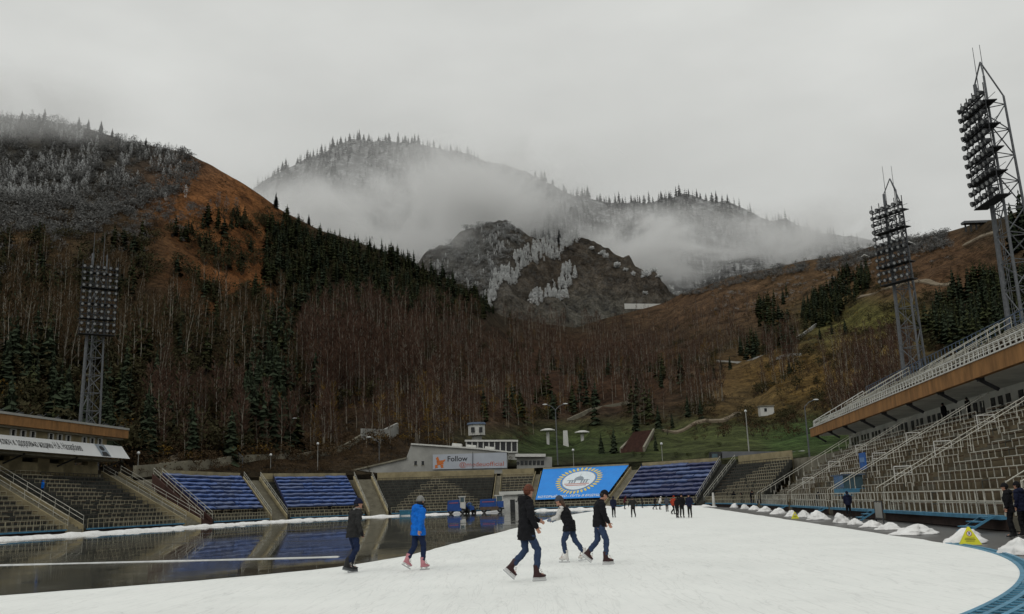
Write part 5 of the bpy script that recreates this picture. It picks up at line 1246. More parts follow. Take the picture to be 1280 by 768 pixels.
# small blue steps up to the stand, booth, board, post, barrier
def steps_blue(px, label):
    s_ = rim_at(px, O_B, 0.3); p = ro(s_, O_B-0.35, 0); t = thing('metal_steps', label, 'steps', tuple(p), math.atan2(n_ax.y, n_ax.x), 'blue metal steps to the stand')
    for i in range(3):
        k = MB(); k.box((-0.9+0.3*i,0,0.16*(i+1)), (0.30,0.95,0.04)); k.build('tread', m_bluepaint, t, off=(0,0,0))
    for y in (-0.5, 0.5):
        k = MB(); k.hexa([(-1.1,y-0.03,0),(-0.95,y-0.03,0),(-0.95,y+0.03,0),(-1.1,y+0.03,0),(-0.2,y-0.03,0.5),(-0.05,y-0.03,0.5),(-0.05,y+0.03,0.5),(-0.2,y+0.03,0.5)]); k.build('stringer', m_bluepaint, t, off=(0,0,0))
steps_blue(1254, 'blue metal steps beside the two guards'); steps_blue(1106, 'blue metal steps at the foot of the big stairway'); steps_blue(1041, 'blue metal steps between the two dark figures'); steps_blue(990, 'blue metal steps near the tiny yellow sign')
def px_row(px, o, z): return ro(rim_at(px, o, z), o, z)
p = px_row(1062, 6.0, 1.2); t = thing('booth', 'small blue glazed commentary booth in the lower rows', 'booth', tuple(p), math.atan2(n_ax.y, n_ax.x))
k = MB(); k.box((0,0,0.25), (1.4,3.2,0.5)); k.build('base', m_bluepaint, t, off=(0,0,0)); k = MB(); k.box((0,0,0.95), (1.3,3.1,0.85)); k.build('glazing', m_glassblue, t, off=(0,0,0)); k = MB(); k.box((0,0,1.42), (1.6,3.4,0.08)); k.build('roof', m_bluerail, t, off=(0,0,0))
p = px_row(1080.5, 8.4, 2.6); t = thing('signboard', 'blue upright signboard standing in the bench rows', 'sign', tuple(p), math.atan2(n_ax.y, n_ax.x))
k = MB(); k.box((0,0,1.1), (0.08,1.9,1.25)); k.build('board', mat('signboard_blue', (0.02,0.10,0.34), 0.5, 0.3, 2.5), t, off=(0,0,0))
for y in (-0.6, 0.6):
    k = MB(); k.box((0,y,0.2), (0.06,0.06,0.9)); k.build('leg', m_steel, t, off=(0,0,0))
k = MB(); k.box((-0.05,0,1.2), (0.02,1.4,0.35)); k.build('sign_print', mat('pale_blue_print', (0.12,0.22,0.42), 0.5, 0.2, 3), t, off=(0,0,0))
p = gp(892.5, 634); t = thing('wrapped_post', 'white wrapped post standing in snow at the far ice corner', 'post', tuple(p))
k = MB(); k.tube([(0,0,0),(0,0,1.0),(0,0,1.9)], [0.22,0.18,0.13], 8); k.build('post', m_white, t, off=(0,0,0)); k = MB(); k.tube([(0,0,0),(0,0,0.12)], [0.45,0.35], 10); k.build('base', m_snow, t, off=(0,0,0))
p = gp(1098, 655); p = px_row(1099, 2.6, 0.4); p.z = 0; t = thing('crowd_barrier', 'small dark metal barrier at the foot of the big stairway', 'barrier', tuple(p), math.atan2(u_ax.y,u_ax.x))
for x in (-0.7, 0.7):
    k = MB(); k.tube([(x,0,0),(x,0,1.0)], 0.03, 6); k.build('upright', m_steel_d, t, off=(0,0,0))
k = MB(); k.tube([(-0.7,0,1.0),(0.7,0,1.0)], 0.03, 6); k.tube([(-0.7,0,0.2),(0.7,0,0.2)], 0.03, 6); k.build('rail', m_steel_d, t, off=(0,0,0))
k = MB(); k.box((0,0,0.6), (1.3,0.03,0.7)); k.build('infill', m_conc_g, t, off=(0,0,0))
# kiosk at the foot of the centre aisle
p = px_row(642, 1.6, 0.5); p.z = 0; kz = math.atan2(n_ax.y, n_ax.x)
t = thing('kiosk', 'small grey-white kiosk with dark door under the centre aisle', 'kiosk', tuple(p), 0.05)
k = MB(); k.box((0,1.2,1.35), (3.8,2.6,2.7)); k.build('wall', m_white, t, off=(0,0,0)); k = MB(); k.hexa([(-2.3,-0.5,2.72),(2.3,-0.5,2.72),(2.3,2.6,3.2),(-2.3,2.6,3.2),(-2.3,-0.5,2.85),(2.3,-0.5,2.85),(2.3,2.6,3.4),(-2.3,2.6,3.4)]); k.build('roof', m_conc_g, t, off=(0,0,0))
k = MB(); k.box((-0.15,-0.13,1.0), (0.8,0.06,2.0)); dr = k.build('door', m_dark, t, off=(0,0,0)); k = MB(); k.box((0.5,-0.14,1.7), (0.3,0.05,0.2)); k.build('notice', m_steel_d, t, off=(0,0,0))
t = thing('gate_frame', 'black framed gate standing beside the kiosk', 'gate', tuple(px_row(655, 1.0, 0.5)*1.0), 0.05); t.location.z = 0
for x in (-0.9, 0.9):
    k = MB(); k.box((x,0,1.35), (0.14,0.14,2.7)); k.build('post', m_steel_d, t, off=(0,0,0))
k = MB(); k.box((0,0,2.75), (1.94,0.14,0.12)); k.build('lintel', m_steel_d, t, off=(0,0,0))
# ice machines parked on the far edge
def ice_machine(px, label, L=3.4, box_m=None, rz=0.0, o_=-1.8):
    p = rim(rim_at(px, o_, 0.5), o_); t = thing('ice_machine', label, 'ice resurfacer', (p.x,p.y,0.018), rz, 'ice machines at the far edge'); bm_ = box_m or m_truck
    k = MB(); k.box((0,0,0.62), (L,1.7,0.25)); k.build('chassis', m_steel_d, t, off=(0,0,0))
    k = MB(); k.hexa([(-L/2,-0.9,0.8),(L*0.18,-0.9,0.8),(L*0.18,0.9,0.8),(-L/2,0.9,0.8),(-L/2+0.15,-0.95,2.15),(L*0.18,-0.95,2.25),(L*0.18,0.95,2.25),(-L/2+0.15,0.95,2.15)]); bo = k.build('snow_tank', m_truck, t, off=(0,0,0))
    k = MB(); k.box((-L*0.14,-0.97,1.75), (L*0.5,0.02,0.10)); k.build('stripe', m_redprint, bo, off=(0,0,0))
    k = MB(); k.box((L*0.34,0,1.3), (L*0.28,1.6,1.0)); k.build('cab_body', m_white if L < 3.5 else m_truck, t, off=(0,0,0))
    k = MB(); k.box((L*0.33,0,2.25), (L*0.24,1.45,0.75)); k.build('cab_window', m_glassblue, t, off=(0,0,0)); k = MB(); k.box((L*0.30,0,2.7), (L*0.38,1.7,0.14)); k.build('cab_roof', m_white, t, off=(0,0,0))
    for x in (L*0.2, L*0.44):
        k = MB(); k.box((x,-0.75,2.2), (0.1,0.1,0.9)); k.build('cab_pillar', m_white, t, off=(0,0,0))
    k = MB(); k.box((-L*0.1,-0.98,0.72), (L*0.75,0.06,0.5)); k.build('side_skirt', bm_, t, off=(0,0,0))
    for x in (-L*0.32, L*0.32):
        for y in (-0.8, 0.8):
            k = MB(); k.tube([(x,y-0.14,0.42),(x,y+0.14,0.42)], 0.42, 12); wh = k.build('wheel', m_tyre, t, off=(0,0,0)); k = MB(); k.tube([(x,y-0.16,0.42),(x,y+0.16,0.42)], 0.2, 8); k.build('rim', m_steel, wh, off=(0,0,0))
ice_machine(571, 'shorter blue ice resurfacer with white cab roof at the far water edge', 3.0)
ice_machine(615, 'longer blue ice resurfacer with brown side panel at the far water edge', 4.0, mat('brown_side_panel', (0.10,0.07,0.05), 0.7, 0.3, 2))
p = rim(rim_at(588, -1.8, 0.4), -1.8); t = thing('small_tractor', 'small blue tractor parked between the two ice resurfacers', 'tractor', (p.x,p.y,0.018), -1.2)
k = MB(); k.box((0.3,0,0.85), (1.3,0.7,0.6)); k.build('bonnet', m_truck, t, off=(0,0,0)); k = MB(); k.ell((-0.5,0,1.15), (0.65,0.6,0.6), 12, 8); k.build('cab', m_truck, t, off=(0,0,0)); k = MB(); k.box((0.05,0,1.35), (0.05,0.8,0.5)); k.build('windscreen', m_glassblue, t, off=(0,0,0))
for x, r_ in ((-0.5,0.55),(0.75,0.35)):
    for y in (-0.55, 0.55):
        k = MB(); k.tube([(x,y-0.12,r_),(x,y+0.12,r_)], r_, 12); k.build('wheel', m_tyre, t, off=(0,0,0))
p = rim(rim_at(507, -0.6, 0.3), -0.6); t = thing('blue_platform', 'low blue metal platform bridging the far snow bank', 'platform', (p.x,p.y,0.018), 0.25)
k = MB(); k.box((0,0,0.85), (2.0,1.4,0.12)); k.build('deck', m_bluepaint, t, off=(0,0,0))
for x in (-0.85,0.85):
    for y in (-0.6,0.6):
        k = MB(); k.box((x,y,0.4), (0.1,0.1,0.8)); k.build('leg', m_bluepaint, t, off=(0,0,0))
k = MB(); k.box((0,-0.72,0.45), (1.9,0.05,0.6)); k.build('side_panel', mat('teal_panel', (0.03,0.14,0.22), 0.6, 0.3, 2), t, off=(0,0,0))

# ================================================================== PEOPLE
def cloth(name, c, rough=0.85): return mat('cloth_'+name, c, rough, 0.22, 9.0, 0.15, spec=0.15)
m_jeans = cloth('blue_denim', (0.030,0.048,0.095)); m_jeans_d = cloth('navy_denim', (0.012,0.020,0.052)); m_blk = cloth('black', (0.009,0.009,0.011)); m_char = cloth('charcoal', (0.022,0.022,0.022))
m_royal = cloth('royal_blue', (0.006,0.125,0.52)); m_greyk = cloth('grey_knit', (0.20,0.20,0.19)); m_whitec = cloth('white_knit', (0.55,0.54,0.52)); m_red = cloth('red', (0.30,0.025,0.015)); m_navy = cloth('navy', (0.010,0.013,0.032)); m_orangec = cloth('orange_red', (0.30,0.04,0.02))
m_dgrey = cloth('dark_grey_knit', (0.055,0.06,0.075)); m_maroon = cloth('maroon', (0.06,0.012,0.015)); m_lblue = cloth('pale_blue_grey', (0.16,0.20,0.26))
m_hair_b = mat('brown_hair', (0.055,0.028,0.014), 0.6, 0.4, 30, 0.3); m_hair_r = mat('auburn_hair', (0.10,0.028,0.012), 0.6, 0.4, 30, 0.3); m_hair_k = mat('dark_hair', (0.012,0.010,0.009), 0.5, 0.3, 30)
m_pink = mat('pink_skate_leather', (0.48,0.20,0.23), 0.45, 0.2, 8); m_skate_w = mat('white_skate_leather', (0.60,0.58,0.55), 0.45, 0.15, 8); m_skate_m = mat('maroon_skate_leather', (0.032,0.010,0.011), 0.45, 0.3, 8); m_skate_k = mat('black_skate_leather', (0.012,0.012,0.013), 0.4, 0.3, 8)
m_blade = mat('blade_steel', (0.55,0.56,0.57), 0.25, 0.1, 2, metal=0.8); m_holder = mat('white_blade_holder', (0.60,0.60,0.60), 0.5, 0.1); m_lace = mat('white_laces', (0.62,0.60,0.58), 0.8, 0.1)
def V3(*a): return Vector(a)
def limb(b_, pts, rad, n=10):
    """tapered limb through joints with rounded ends"""
    pts = [Vector(p) for p in pts]; P = []; R_ = []
    for i in range(len(pts)-1):
        for q in range(4):
            t = q/4; P.append(lerp(pts[i], pts[i+1], t)); R_.append(lerp(rad[i], rad[i+1], t))
    P.append(pts[-1]); R_.append(rad[-1])
    b_.tube(P, R_, n)
    for p, r_ in zip(pts, rad): b_.ell(p, (r_,r_,r_), 8, 6)
def torso(b_, secs, n=14, lat=V3(0,1,0)):
    """secs: (centre, half depth, half width)"""
    rings = []
    for i, (c, d_, w_) in enumerate(secs):
        c = Vector(c); ax_ = (Vector(secs[min(i+1,len(secs)-1)][0])-Vector(secs[max(i-1,0)][0])).normalized(); fw = lat.cross(ax_).normalized()
        rings.append([c+lat*(w_*math.sin(t))+fw*(d_*math.cos(t)) for t in [2*math.pi*j/n for j in range(n)]])
    b_.loft(rings)
def melt(b_, vox, name, wrinkle=0.0, smooth_it=2, seed=0.0):
    """fuse the lofted pieces into one continuous skin"""
    me = b_.mesh('tmp', m_skin); ob = bpy.data.objects.new('tmp', me)
    md = ob.modifiers.new('r', 'REMESH'); md.mode = 'VOXEL'; md.voxel_size = vox
    if smooth_it:
        ms = ob.modifiers.new('s', 'SMOOTH'); ms.iterations = smooth_it; ms.factor = 0.5
    out_ = evaluated(ob); out_.name = name
    _trash.extend([ob, me]); out_.materials.clear()
    if wrinkle:
        src = [(v.co.copy(), v.normal.copy()) for v in out_.vertices]; new = []
        for c, n_ in src:
            k_ = fbm(c.x*9, c.y*9, c.z*13+seed, 3)+0.5*fbm(c.x*3, c.y*3, c.z*22+seed, 2); new += list(c+n_*(wrinkle*k_))
        out_.vertices.foreach_set('co', new)
    out_.polygons.foreach_set('use_smooth', [True]*len(out_.polygons)); return out_
def hand(b_, w_, d, side, curl=0.5):
    """palm, four unequal curled fingers and a thumb leaving its side"""
    d = Vector(d).normalized(); lat = V3(0,1,0)
    fwd = (V3(1,0,0)-d*d.x).normalized(); nrm = d.cross(fwd).normalized()
    c = Vector(w_)+d*0.05
    b_.ell(c, (0.042,0.024,0.05), 8, 6, Matrix((fwd, nrm, d)).transposed())
    for i, L in enumerate((0.07,0.08,0.075,0.058)):
        p0 = c+d*0.035+fwd*(0.031-0.021*i); p1 = p0+d*L*0.5+nrm*side*-0.01; p2 = p1+d*L*0.35*(1-curl)+nrm*side*-L*0.5*curl
        b_.tube([p0,p1,p2], [0.0095,0.009,0.007], 6)
    t0 = c+fwd*0.035-d*0.02; b_.tube([t0, t0+fwd*0.03+d*0.03, t0+fwd*0.035+d*0.06], [0.012,0.011,0.008], 6)
def foot_frame(an, pitch, yaw):
    rot = Matrix.Rotation(yaw,4,'Z') @ Matrix.Rotation(pitch,4,'Y'); return Matrix.Translation(an) @ rot
def skate_parts(an, pitch, yaw, figure, lod):
    """boot, laces, blade holder and blade in the ankle's frame; the blade's edge is 0.19 below the ankle"""
    T = foot_frame(Vector(an), pitch, yaw); out_ = []
    n = 10 if lod else 8
    def el_(c, a, w_): return [T @ (V3(*c)+V3(a*math.cos(t), w_*math.sin(t), 0)) for t in [2*math.pi*j/n for j in range(n)]]
    b_ = MB()
    b_.loft([el_((-0.005,0,0.12),0.062,0.056), el_((-0.005,0,0.05),0.058,0.05), el_((0.0,0,-0.02),0.064,0.046), el_((0.03,0,-0.06),0.10,0.045), el_((0.055,0,-0.095),0.135,0.045), el_((0.055,0,-0.115),0.135,0.043)])
    b_.loft([[T @ V3(0.10+0.055*x, 0.044*math.cos(t), -0.085+0.032*math.sin(t)*(1.15-0.35*x)) for t in [2*math.pi*j/n for j in range(n)]] for x in (-1,0,0.8,1.5)])
    out_.append(('boot', b_, 0))
    if lod:
        b_ = MB()
        for i in range(5):
            x, z = 0.055+0.018*i if i > 1 else 0.058, 0.09-0.033*i; p = T @ V3(x,-0.03,z); q = T @ V3(x+0.004,0.03,z-0.012); b_.tube([p,(p+q)/2+(T.to_3x3() @ V3(0.016,0,0.006)),q], 0.010, 5)
        b_.box((0,0,0),(0,0,0)) if False else None
        out_.append(('laces', b_, 1))
    b_ = MB(); h = 0.035 if not figure else 0.022
    def bx(x0,x1,z0,z1,w_): b_.hexa([T @ V3(x,y,z) for z in (z0,z1) for x,y in ((x0,-w_),(x1,-w_),(x1,w_),(x0,w_))])
    bx(-0.075,0.185,-0.122,-0.114,0.034)
    if figure: bx(-0.06,-0.02,-0.165,-0.122,0.012); bx(0.09,0.14,-0.165,-0.122,0.012)
    else: bx(-0.085,0.195,-0.168,-0.122,0.010)
    out_.append(('blade_holder', b_, 2))
    b_ = MB(); prof = [(-0.10,-0.165),(-0.09,-0.188),(0.19,-0.190),(0.215,-0.172),(0.20,-0.160),(-0.09,-0.160)]
    b_.add([T @ V3(x,y,z) for y in (-0.003,0.003) for x,z in prof], [(0,1,2,3,4,5),(11,10,9,8,7,6)]+[(i,6+i,6+(i+1)%6,(i+1)%6) for i in range(6)])
    out_.append(('blade', b_, 3)); return out_
FIG = {}
def figure_meshes(key, J, lod, style):
    """all meshes of one posed figure: continuous body, jacket, trousers, head wear, skates"""
    if key in FIG: return FIG[key]
    vox = 0.0085 if lod else 0.028; M_ = {}
    pel, ch, nk, hd = (Vector(J[k_]) for k_ in ('pel','chest','neck','head')); hy = Matrix.Rotation(J.get('hyaw',0.0),3,'Z') @ Matrix.Rotation(J.get('hpitch',0.0),3,'Y')
    def H_(x,y,z): return hd+hy @ V3(x,y,z)
    b_ = MB()
    torso(b_, [(pel-V3(0,0,0.10),0.09,0.13),(pel,0.105,0.155),(lerp(pel,ch,0.45),0.095,0.135),(ch,0.115,0.165),(lerp(ch,nk,0.62),0.09,0.175),(lerp(ch,nk,0.95),0.06,0.08)])
    limb(b_, [lerp(ch,nk,0.75), nk+V3(0.005,0,0.02), hd-V3(0.0,0,0.06)], [0.06,0.052,0.05])
    b_.ell(H_(0,0,0.02), (0.098,0.078,0.115), 14, 10, hy); b_.ell(H_(0.025,0,-0.055), (0.066,0.058,0.062), 12, 8, hy)
    if lod:
        b_.ell(H_(0.098,0,-0.015), (0.016,0.012,0.026), 8, 6, hy); b_.ell(H_(0.078,0,-0.105), (0.02,0.025,0.016), 8, 6, hy); b_.ell(H_(0.082,0,-0.062), (0.014,0.026,0.008), 8, 5, hy); b_.ell(H_(0.078,0,0.03), (0.02,0.05,0.012), 8, 5, hy)
        for s_ in (-1,1): b_.ell(H_(0.0,s_*0.08,-0.01), (0.02,0.011,0.032), 8, 6, hy)
    for s_, e in (('L',1),('R',-1)):
        sh, el_, wr = Vector(J['sh'+s_]), Vector(J['el'+s_]), Vector(J['ha'+s_])
        limb(b_, [sh, el_, wr], [0.052,0.04,0.028])
        if lod: hand(b_, wr, wr-el_, e, J.get('curl',0.5))
        else: b_.ell(wr+(wr-el_).normalized()*0.05, (0.035,0.035,0.05), 6, 5)
        limb(b_, [Vector(J['hip'+s_]), Vector(J['kn'+s_]), Vector(J['an'+s_])], [0.085,0.055,0.038])
        T = foot_frame(Vector(J['an'+s_]), J['fp'+s_], J.get('fy'+s_,0.0)); b_.tube([T @ V3(0,0,0), T @ V3(0.03,0,-0.06), T @ V3(0.15,0,-0.08)], [0.04,0.042,0.03], 8)
    M_['body'] = melt(b_, vox, 'body', 0, 2)
    b_ = MB()
    for s_ in 'LR': limb(b_, [Vector(J['hip'+s_])+V3(0,0,0.02), Vector(J['kn'+s_]), lerp(Vector(J['kn'+s_]),Vector(J['an'+s_]),0.80)], [0.098,0.074,0.064])
    torso(b_, [(pel-V3(0,0,0.13),0.08,0.12),(pel-V3(0,0,0.05),0.112,0.158),(pel+V3(0,0,0.08),0.108,0.15)])
    M_['trousers'] = melt(b_, max(vox,0.012), 'trousers', 0.015 if lod else 0.0, 2, 3.0)
    b_ = MB(); hem = J.get('hem', 0.16); fl = J.get('flare', 1.0)
    torso(b_, [(pel-V3(-0.01,0,hem),0.172*fl,0.20*fl),(pel-V3(-0.01,0,hem-0.06),0.17*fl,0.20*fl),(pel+V3(0,0,0.1),0.148,0.188),(lerp(pel,ch,0.55),0.14,0.185),(ch,0.155,0.205),(lerp(ch,nk,0.6),0.125,0.215),(lerp(ch,nk,0.92),0.085,0.12),(nk+V3(0,0,0.02),0.072,0.078)])
    if style.get('sleeves', True):
        for s_ in 'LR':
            sh, el_, wr = Vector(J['sh'+s_]), Vector(J['el'+s_]), Vector(J['ha'+s_]); limb(b_, [sh, el_, lerp(el_,wr,0.97)], [0.088,0.068,0.05])
    else:
        for s_ in 'LR': b_.ell(Vector(J['sh'+s_]), (0.075,0.07,0.08), 8, 6)
    if style.get('hood'): b_.ell(nk+V3(-0.10,0,-0.02), (0.085,0.15,0.10), 12, 8); b_.ell(nk+V3(-0.02,0,0.02), (0.105,0.12,0.05), 12, 6)
    M_['jacket'] = melt(b_, max(vox,0.012), 'jacket', 0.02 if lod else 0.0, 2, 8.0)
    if not style.get('sleeves', True):
        b_ = MB()
        for s_ in 'LR':
            sh, el_, wr = Vector(J['sh'+s_]), Vector(J['el'+s_]), Vector(J['ha'+s_]); limb(b_, [sh, el_, lerp(el_,wr,0.97)], [0.078,0.062,0.045])
        b_.tube([Vector(J['shL']), Vector(J['shR'])], 0.06, 8)
        M_['sweater'] = melt(b_, max(vox,0.012), 'sweater', 0.008, 2)
    hat = style.get('hat')
    nv = 8; nu = 16 if lod else 10
    def dome(sx_, sy_, sz_, z0, bulge=1.0, n=7):
        bb = MB(); rings = []
        for i in range(n):
            f = i/(n-1)*math.pi/2; rings.append([H_(sx_*math.cos(f)*math.cos(t)*bulge+0.0, sy_*math.cos(f)*math.sin(t)*bulge, z0+sz_*math.sin(f)) for t in [2*math.pi*j/nu for j in range(nu)]])
        bb.loft(rings); return bb
    if hat in ('beanie','pom'):
        bb = dome(0.114,0.096,0.135 if hat == 'beanie' else 0.15, 0.015); bb.loft([[H_(q*math.cos(t), q*0.84*math.sin(t), z) for t in [2*math.pi*j/nu for j in range(nu)]] for z,q in ((0.0,0.116),(0.005,0.122),(0.05,0.122),(0.055,0.116))]); M_['hat'] = bb.mesh('hat', [], smooth=True) if False else bb
    elif hat == 'cap':
        bb = dome(0.110,0.092,0.12,0.02); bb.loft([[H_(0.08+d_*1.0,y*1.0,0.03-0.01*abs(y)*8) for y in (-0.075,-0.04,0,0.04,0.075)]+[H_(0.08+d_,y,0.022-0.01*abs(y)*8) for y in (0.075,0.04,0,-0.04,-0.075)] for d_ in (0.0,0.06,0.10)]); M_['hat'] = bb
        b2 = MB(); b2.add([H_(0.1135*math.cos(t), 0.096*math.sin(t), z) for z in (0.035,0.085) for t in (-0.55,-0.25,0,0.25,0.55)], [(i,i+1,i+6,i+5) for i in range(4)]); M_['hat_patch'] = b2
    if style.get('hair') == 'short':
        bb = dome(0.108,0.090,0.118,0.02); bb.ell(H_(-0.035,0,-0.01), (0.075,0.088,0.075), 12, 8, hy); M_['hair'] = bb
    elif style.get('hair') == 'long':
        bb = MB(); e = H_(-0.07,0,-0.08); bb.ell(H_(-0.02,0,0.02), (0.095,0.09,0.10), 12, 8, hy)
        P = [H_(-0.06,0,0.02), H_(-0.09,0,-0.12), nk+V3(-0.12,0.0,-0.10), nk+V3(-0.13,0.0,-0.26), nk+V3(-0.11,0.0,-0.40)]
        bb.loft([[p+V3(0.045*q*math.cos(t), 0.085*q*math.sin(t), 0) for t in [2*math.pi*j/10 for j in range(10)]] for p,q in zip(P,(1,1,0.95,0.8,0.3))]); M_['hair'] = bb
    elif style.get('hair') == 'tail':
        bb = MB(); bb.ell(H_(-0.02,0,-0.02), (0.09,0.084,0.10), 12, 8, hy); P = [H_(0.03,-0.06,-0.05), nk+V3(0.10,-0.09,-0.05), nk+V3(0.13,-0.08,-0.16)]; bb.tube(P, [0.035,0.035,0.012], 8); M_['hair'] = bb
    bb = MB()
    for s_ in (-1,1): bb.ell(H_(0.088,s_*0.032,0.012), (0.008,0.012,0.007), 6, 5, hy)
    M_['eyes'] = bb
    bb = MB(); q = nk+V3(0,0,0.0)
    if style.get('scarf'):
        bb.loft([[q+V3(0.085*r_*math.cos(t), 0.085*r_*math.sin(t), z) for t in [2*math.pi*j/12 for j in range(12)]] for z,r_ in ((-0.03,1.0),(0.0,1.12),(0.04,1.0),(0.05,0.8))]); M_['scarf'] = bb
    if style.get('gloves'):
        b_ = MB()
        for s_, e in (('L',1),('R',-1)):
            wr, el_ = Vector(J['ha'+s_]), Vector(J['el'+s_]); d = (wr-el_).normalized()
            if lod: hand(b_, wr, d, e, 0.6)
            b_.ell(wr+d*0.05, (0.046,0.04,0.06), 8, 6); b_.tube([wr-d*0.04, wr+d*0.03], [0.05,0.045], 8)
        M_['gloves'] = melt(b_, max(vox,0.01), 'gloves', 0, 1)
    for s_ in 'LR':
        M_['skate_'+s_] = skate_parts(J['an'+s_], J['fp'+s_], J.get('fy'+s_,0.0), style.get('figure'), lod)[:1 if style.get('shoes') else 4]
    for k_, v_ in list(M_.items()):
        if isinstance(v_, MB): M_[k_] = v_.mesh(k_, [], smooth=True)
    for s_ in 'LR':
        M_['skate_'+s_] = [(nm, b2.mesh(nm, [], smooth=False), mi_) for nm, b2, mi_ in M_['skate_'+s_] if b2.v]
    FIG[key] = M_; return M_
def put(name, me, m, parent, split=None):
    o_ = link(name, me, parent)
    if not me.materials: me.materials.append(None)
    o_.material_slots[0].link = 'OBJECT'; o_.material_slots[0].material = m; return o_
def person(label, loc, yaw, J, C, lod=True, style=None, scale=1.0, key=None, group=None):
    style = style or {}
    M_ = figure_meshes(key or label, J, lod, style)
    t = thing('person', label, 'person', tuple(loc), yaw, group); t.scale = (scale,)*3
    bo = put('body', M_['body'], m_skin, t); put('trousers', M_['trousers'], C.get('legs', m_jeans), t); put('jacket', M_['jacket'], C['jacket'], t)
    if 'sweater' in M_: put('sweater', M_['sweater'], C.get('sweater', m_whitec), t)
    if 'hat' in M_: put('hat', M_['hat'], C.get('hat', m_blk), t)
    if 'hat_patch' in M_: put('hat_patch', M_['hat_patch'], m_whitec, t)
    if 'hair' in M_: put('hair', M_['hair'], C.get('hair', m_hair_k), t)
    if 'scarf' in M_: put('scarf', M_['scarf'], C.get('scarf', m_greyk), t)
    if 'gloves' in M_: put('gloves', M_['gloves'], C.get('gloves', m_blk), t)
    if lod: put('eyes', M_['eyes'], m_black, t)
    sm = [C.get('skate', m_skate_k), C.get('lace', m_lace), C.get('holder', m_holder), m_blade]
    for s_ in 'LR':
        sk = None
        for nm, me, mi_ in M_['skate_'+s_]:
            if sk is None: sk = put('boot' if style.get('shoes') else 'skate', me, sm[0], t)
            else: put(nm, me, sm[mi_], sk)
    return t
def J_(**k): return k
fz = 0.012
# man in long black coat
J = J_(pel=(0,0,1.00), chest=(0.03,0,1.38), neck=(0.05,0,1.59), head=(0.09,0,1.745), shL=(0.04,0.20,1.52), elL=(0.16,0.26,1.26), haL=(0.37,0.20,1.16), shR=(0.03,-0.20,1.52), elR=(0.0,-0.29,1.25), haR=(0.12,-0.27,1.04),
       hipL=(0,0.095,0.95), knL=(0.01,0.10,0.58), anL=(-0.28,0.10,0.315), fpL=0.72, hipR=(0,-0.095,0.95), knR=(0.20,-0.11,0.60), anR=(0.15,-0.12,0.19), fpR=0.0, hem=0.20, flare=1.06, hyaw=0.35, hpitch=0.12, curl=0.3)
person('skater in a black coat and rust-brown hair, nearest of the group, reaching a hand forward', gp(659.5,727,fz), 0.38, J, dict(jacket=m_blk, legs=m_jeans, hat=m_hair_r, hair=m_hair_r, skate=m_skate_m), style=dict(hat='beanie', hair='short', hood=True))
# woman in the blue jacket
J = J_(pel=(0,0,0.98), chest=(0.03,0,1.33), neck=(0.06,0,1.52), head=(0.09,0,1.665), shL=(0.04,0.175,1.45), elL=(0.05,0.25,1.20), haL=(0.10,0.25,0.98), shR=(0.02,-0.175,1.45), elR=(-0.09,-0.25,1.20), haR=(-0.13,-0.24,0.98),
       hipL=(0,0.085,0.93), knL=(-0.05,0.09,0.57), anL=(-0.27,0.09,0.285), fpL=0.50, hipR=(0,-0.085,0.93), knR=(0.11,-0.08,0.58), anR=(0.08,-0.08,0.19), fpR=0.0, hem=0.14, flare=1.02, hyaw=0.25)
person('skater in a bright blue jacket, grey knit hat and pink skates', gp(523,713,fz), 0.75, J, dict(jacket=m_royal, legs=m_jeans_d, hat=m_greyk, hair=m_hair_k, skate=m_pink, gloves=m_royal), style=dict(hat='beanie', hair='tail', hood=True, figure=True), scale=0.985)
# man in dark jacket and gloves
J = J_(pel=(0,0,0.98), chest=(0.06,0,1.34), neck=(0.11,0,1.54), head=(0.16,0,1.685), shL=(0.10,0.19,1.47), elL=(0.14,0.38,1.25), haL=(0.26,0.44,1.04), shR=(0.08,-0.19,1.47), elR=(-0.06,-0.36,1.22), haR=(0.0,-0.42,0.98),
       hipL=(0,0.085,0.93), knL=(0.12,0.09,0.56), anL=(-0.02,0.06,0.19), fpL=0.0, hipR=(0,-0.085,0.93), knR=(0.06,-0.11,0.58), anR=(-0.22,-0.10,0.25), fpR=0.3, hem=0.12, flare=1.0, hyaw=-0.3)
person('skater in a charcoal jacket, black gloves and dark knit hat by the water edge', gp(441,716,fz), 0.7, J, dict(jacket=m_char, legs=m_jeans_d, hat=m_navy, hair=m_hair_k, skate=m_skate_k, holder=m_steel, scarf=m_greyk), style=dict(hat='beanie', hair='short', gloves=True, scarf=True), scale=0.97)
# woman in white sweater and black vest, leaning
J = J_(pel=(0,0,0.90), chest=(0.11,0,1.24), neck=(0.20,0,1.42), head=(0.25,0,1.565), shL=(0.15,0.165,1.36), elL=(0.27,0.18,1.15), haL=(0.45,0.12,1.10), shR=(0.13,-0.165,1.36), elR=(0.26,-0.19,1.14), haR=(0.46,-0.12,1.08),
       hipL=(0,0.085,0.86), knL=(0.15,0.09,0.54), anL=(0.10,0.09,0.19), fpL=0.0, hipR=(0,-0.085,0.86), knR=(-0.10,-0.09,0.55), anR=(-0.34,-0.10,0.23), fpR=0.16, hem=0.12, flare=1.06, hpitch=0.15)
person('skater in white sleeves and black vest, long brown hair, facing the black-coated skater', gp(714,703,fz), 2.75, J, dict(jacket=m_blk, legs=m_jeans, hat=m_dgrey, hair=m_hair_b, skate=m_skate_w, gloves=m_lblue, sweater=m_whitec), style=dict(hat='beanie', hair='long', sleeves=False, gloves=True, figure=True), scale=0.98)
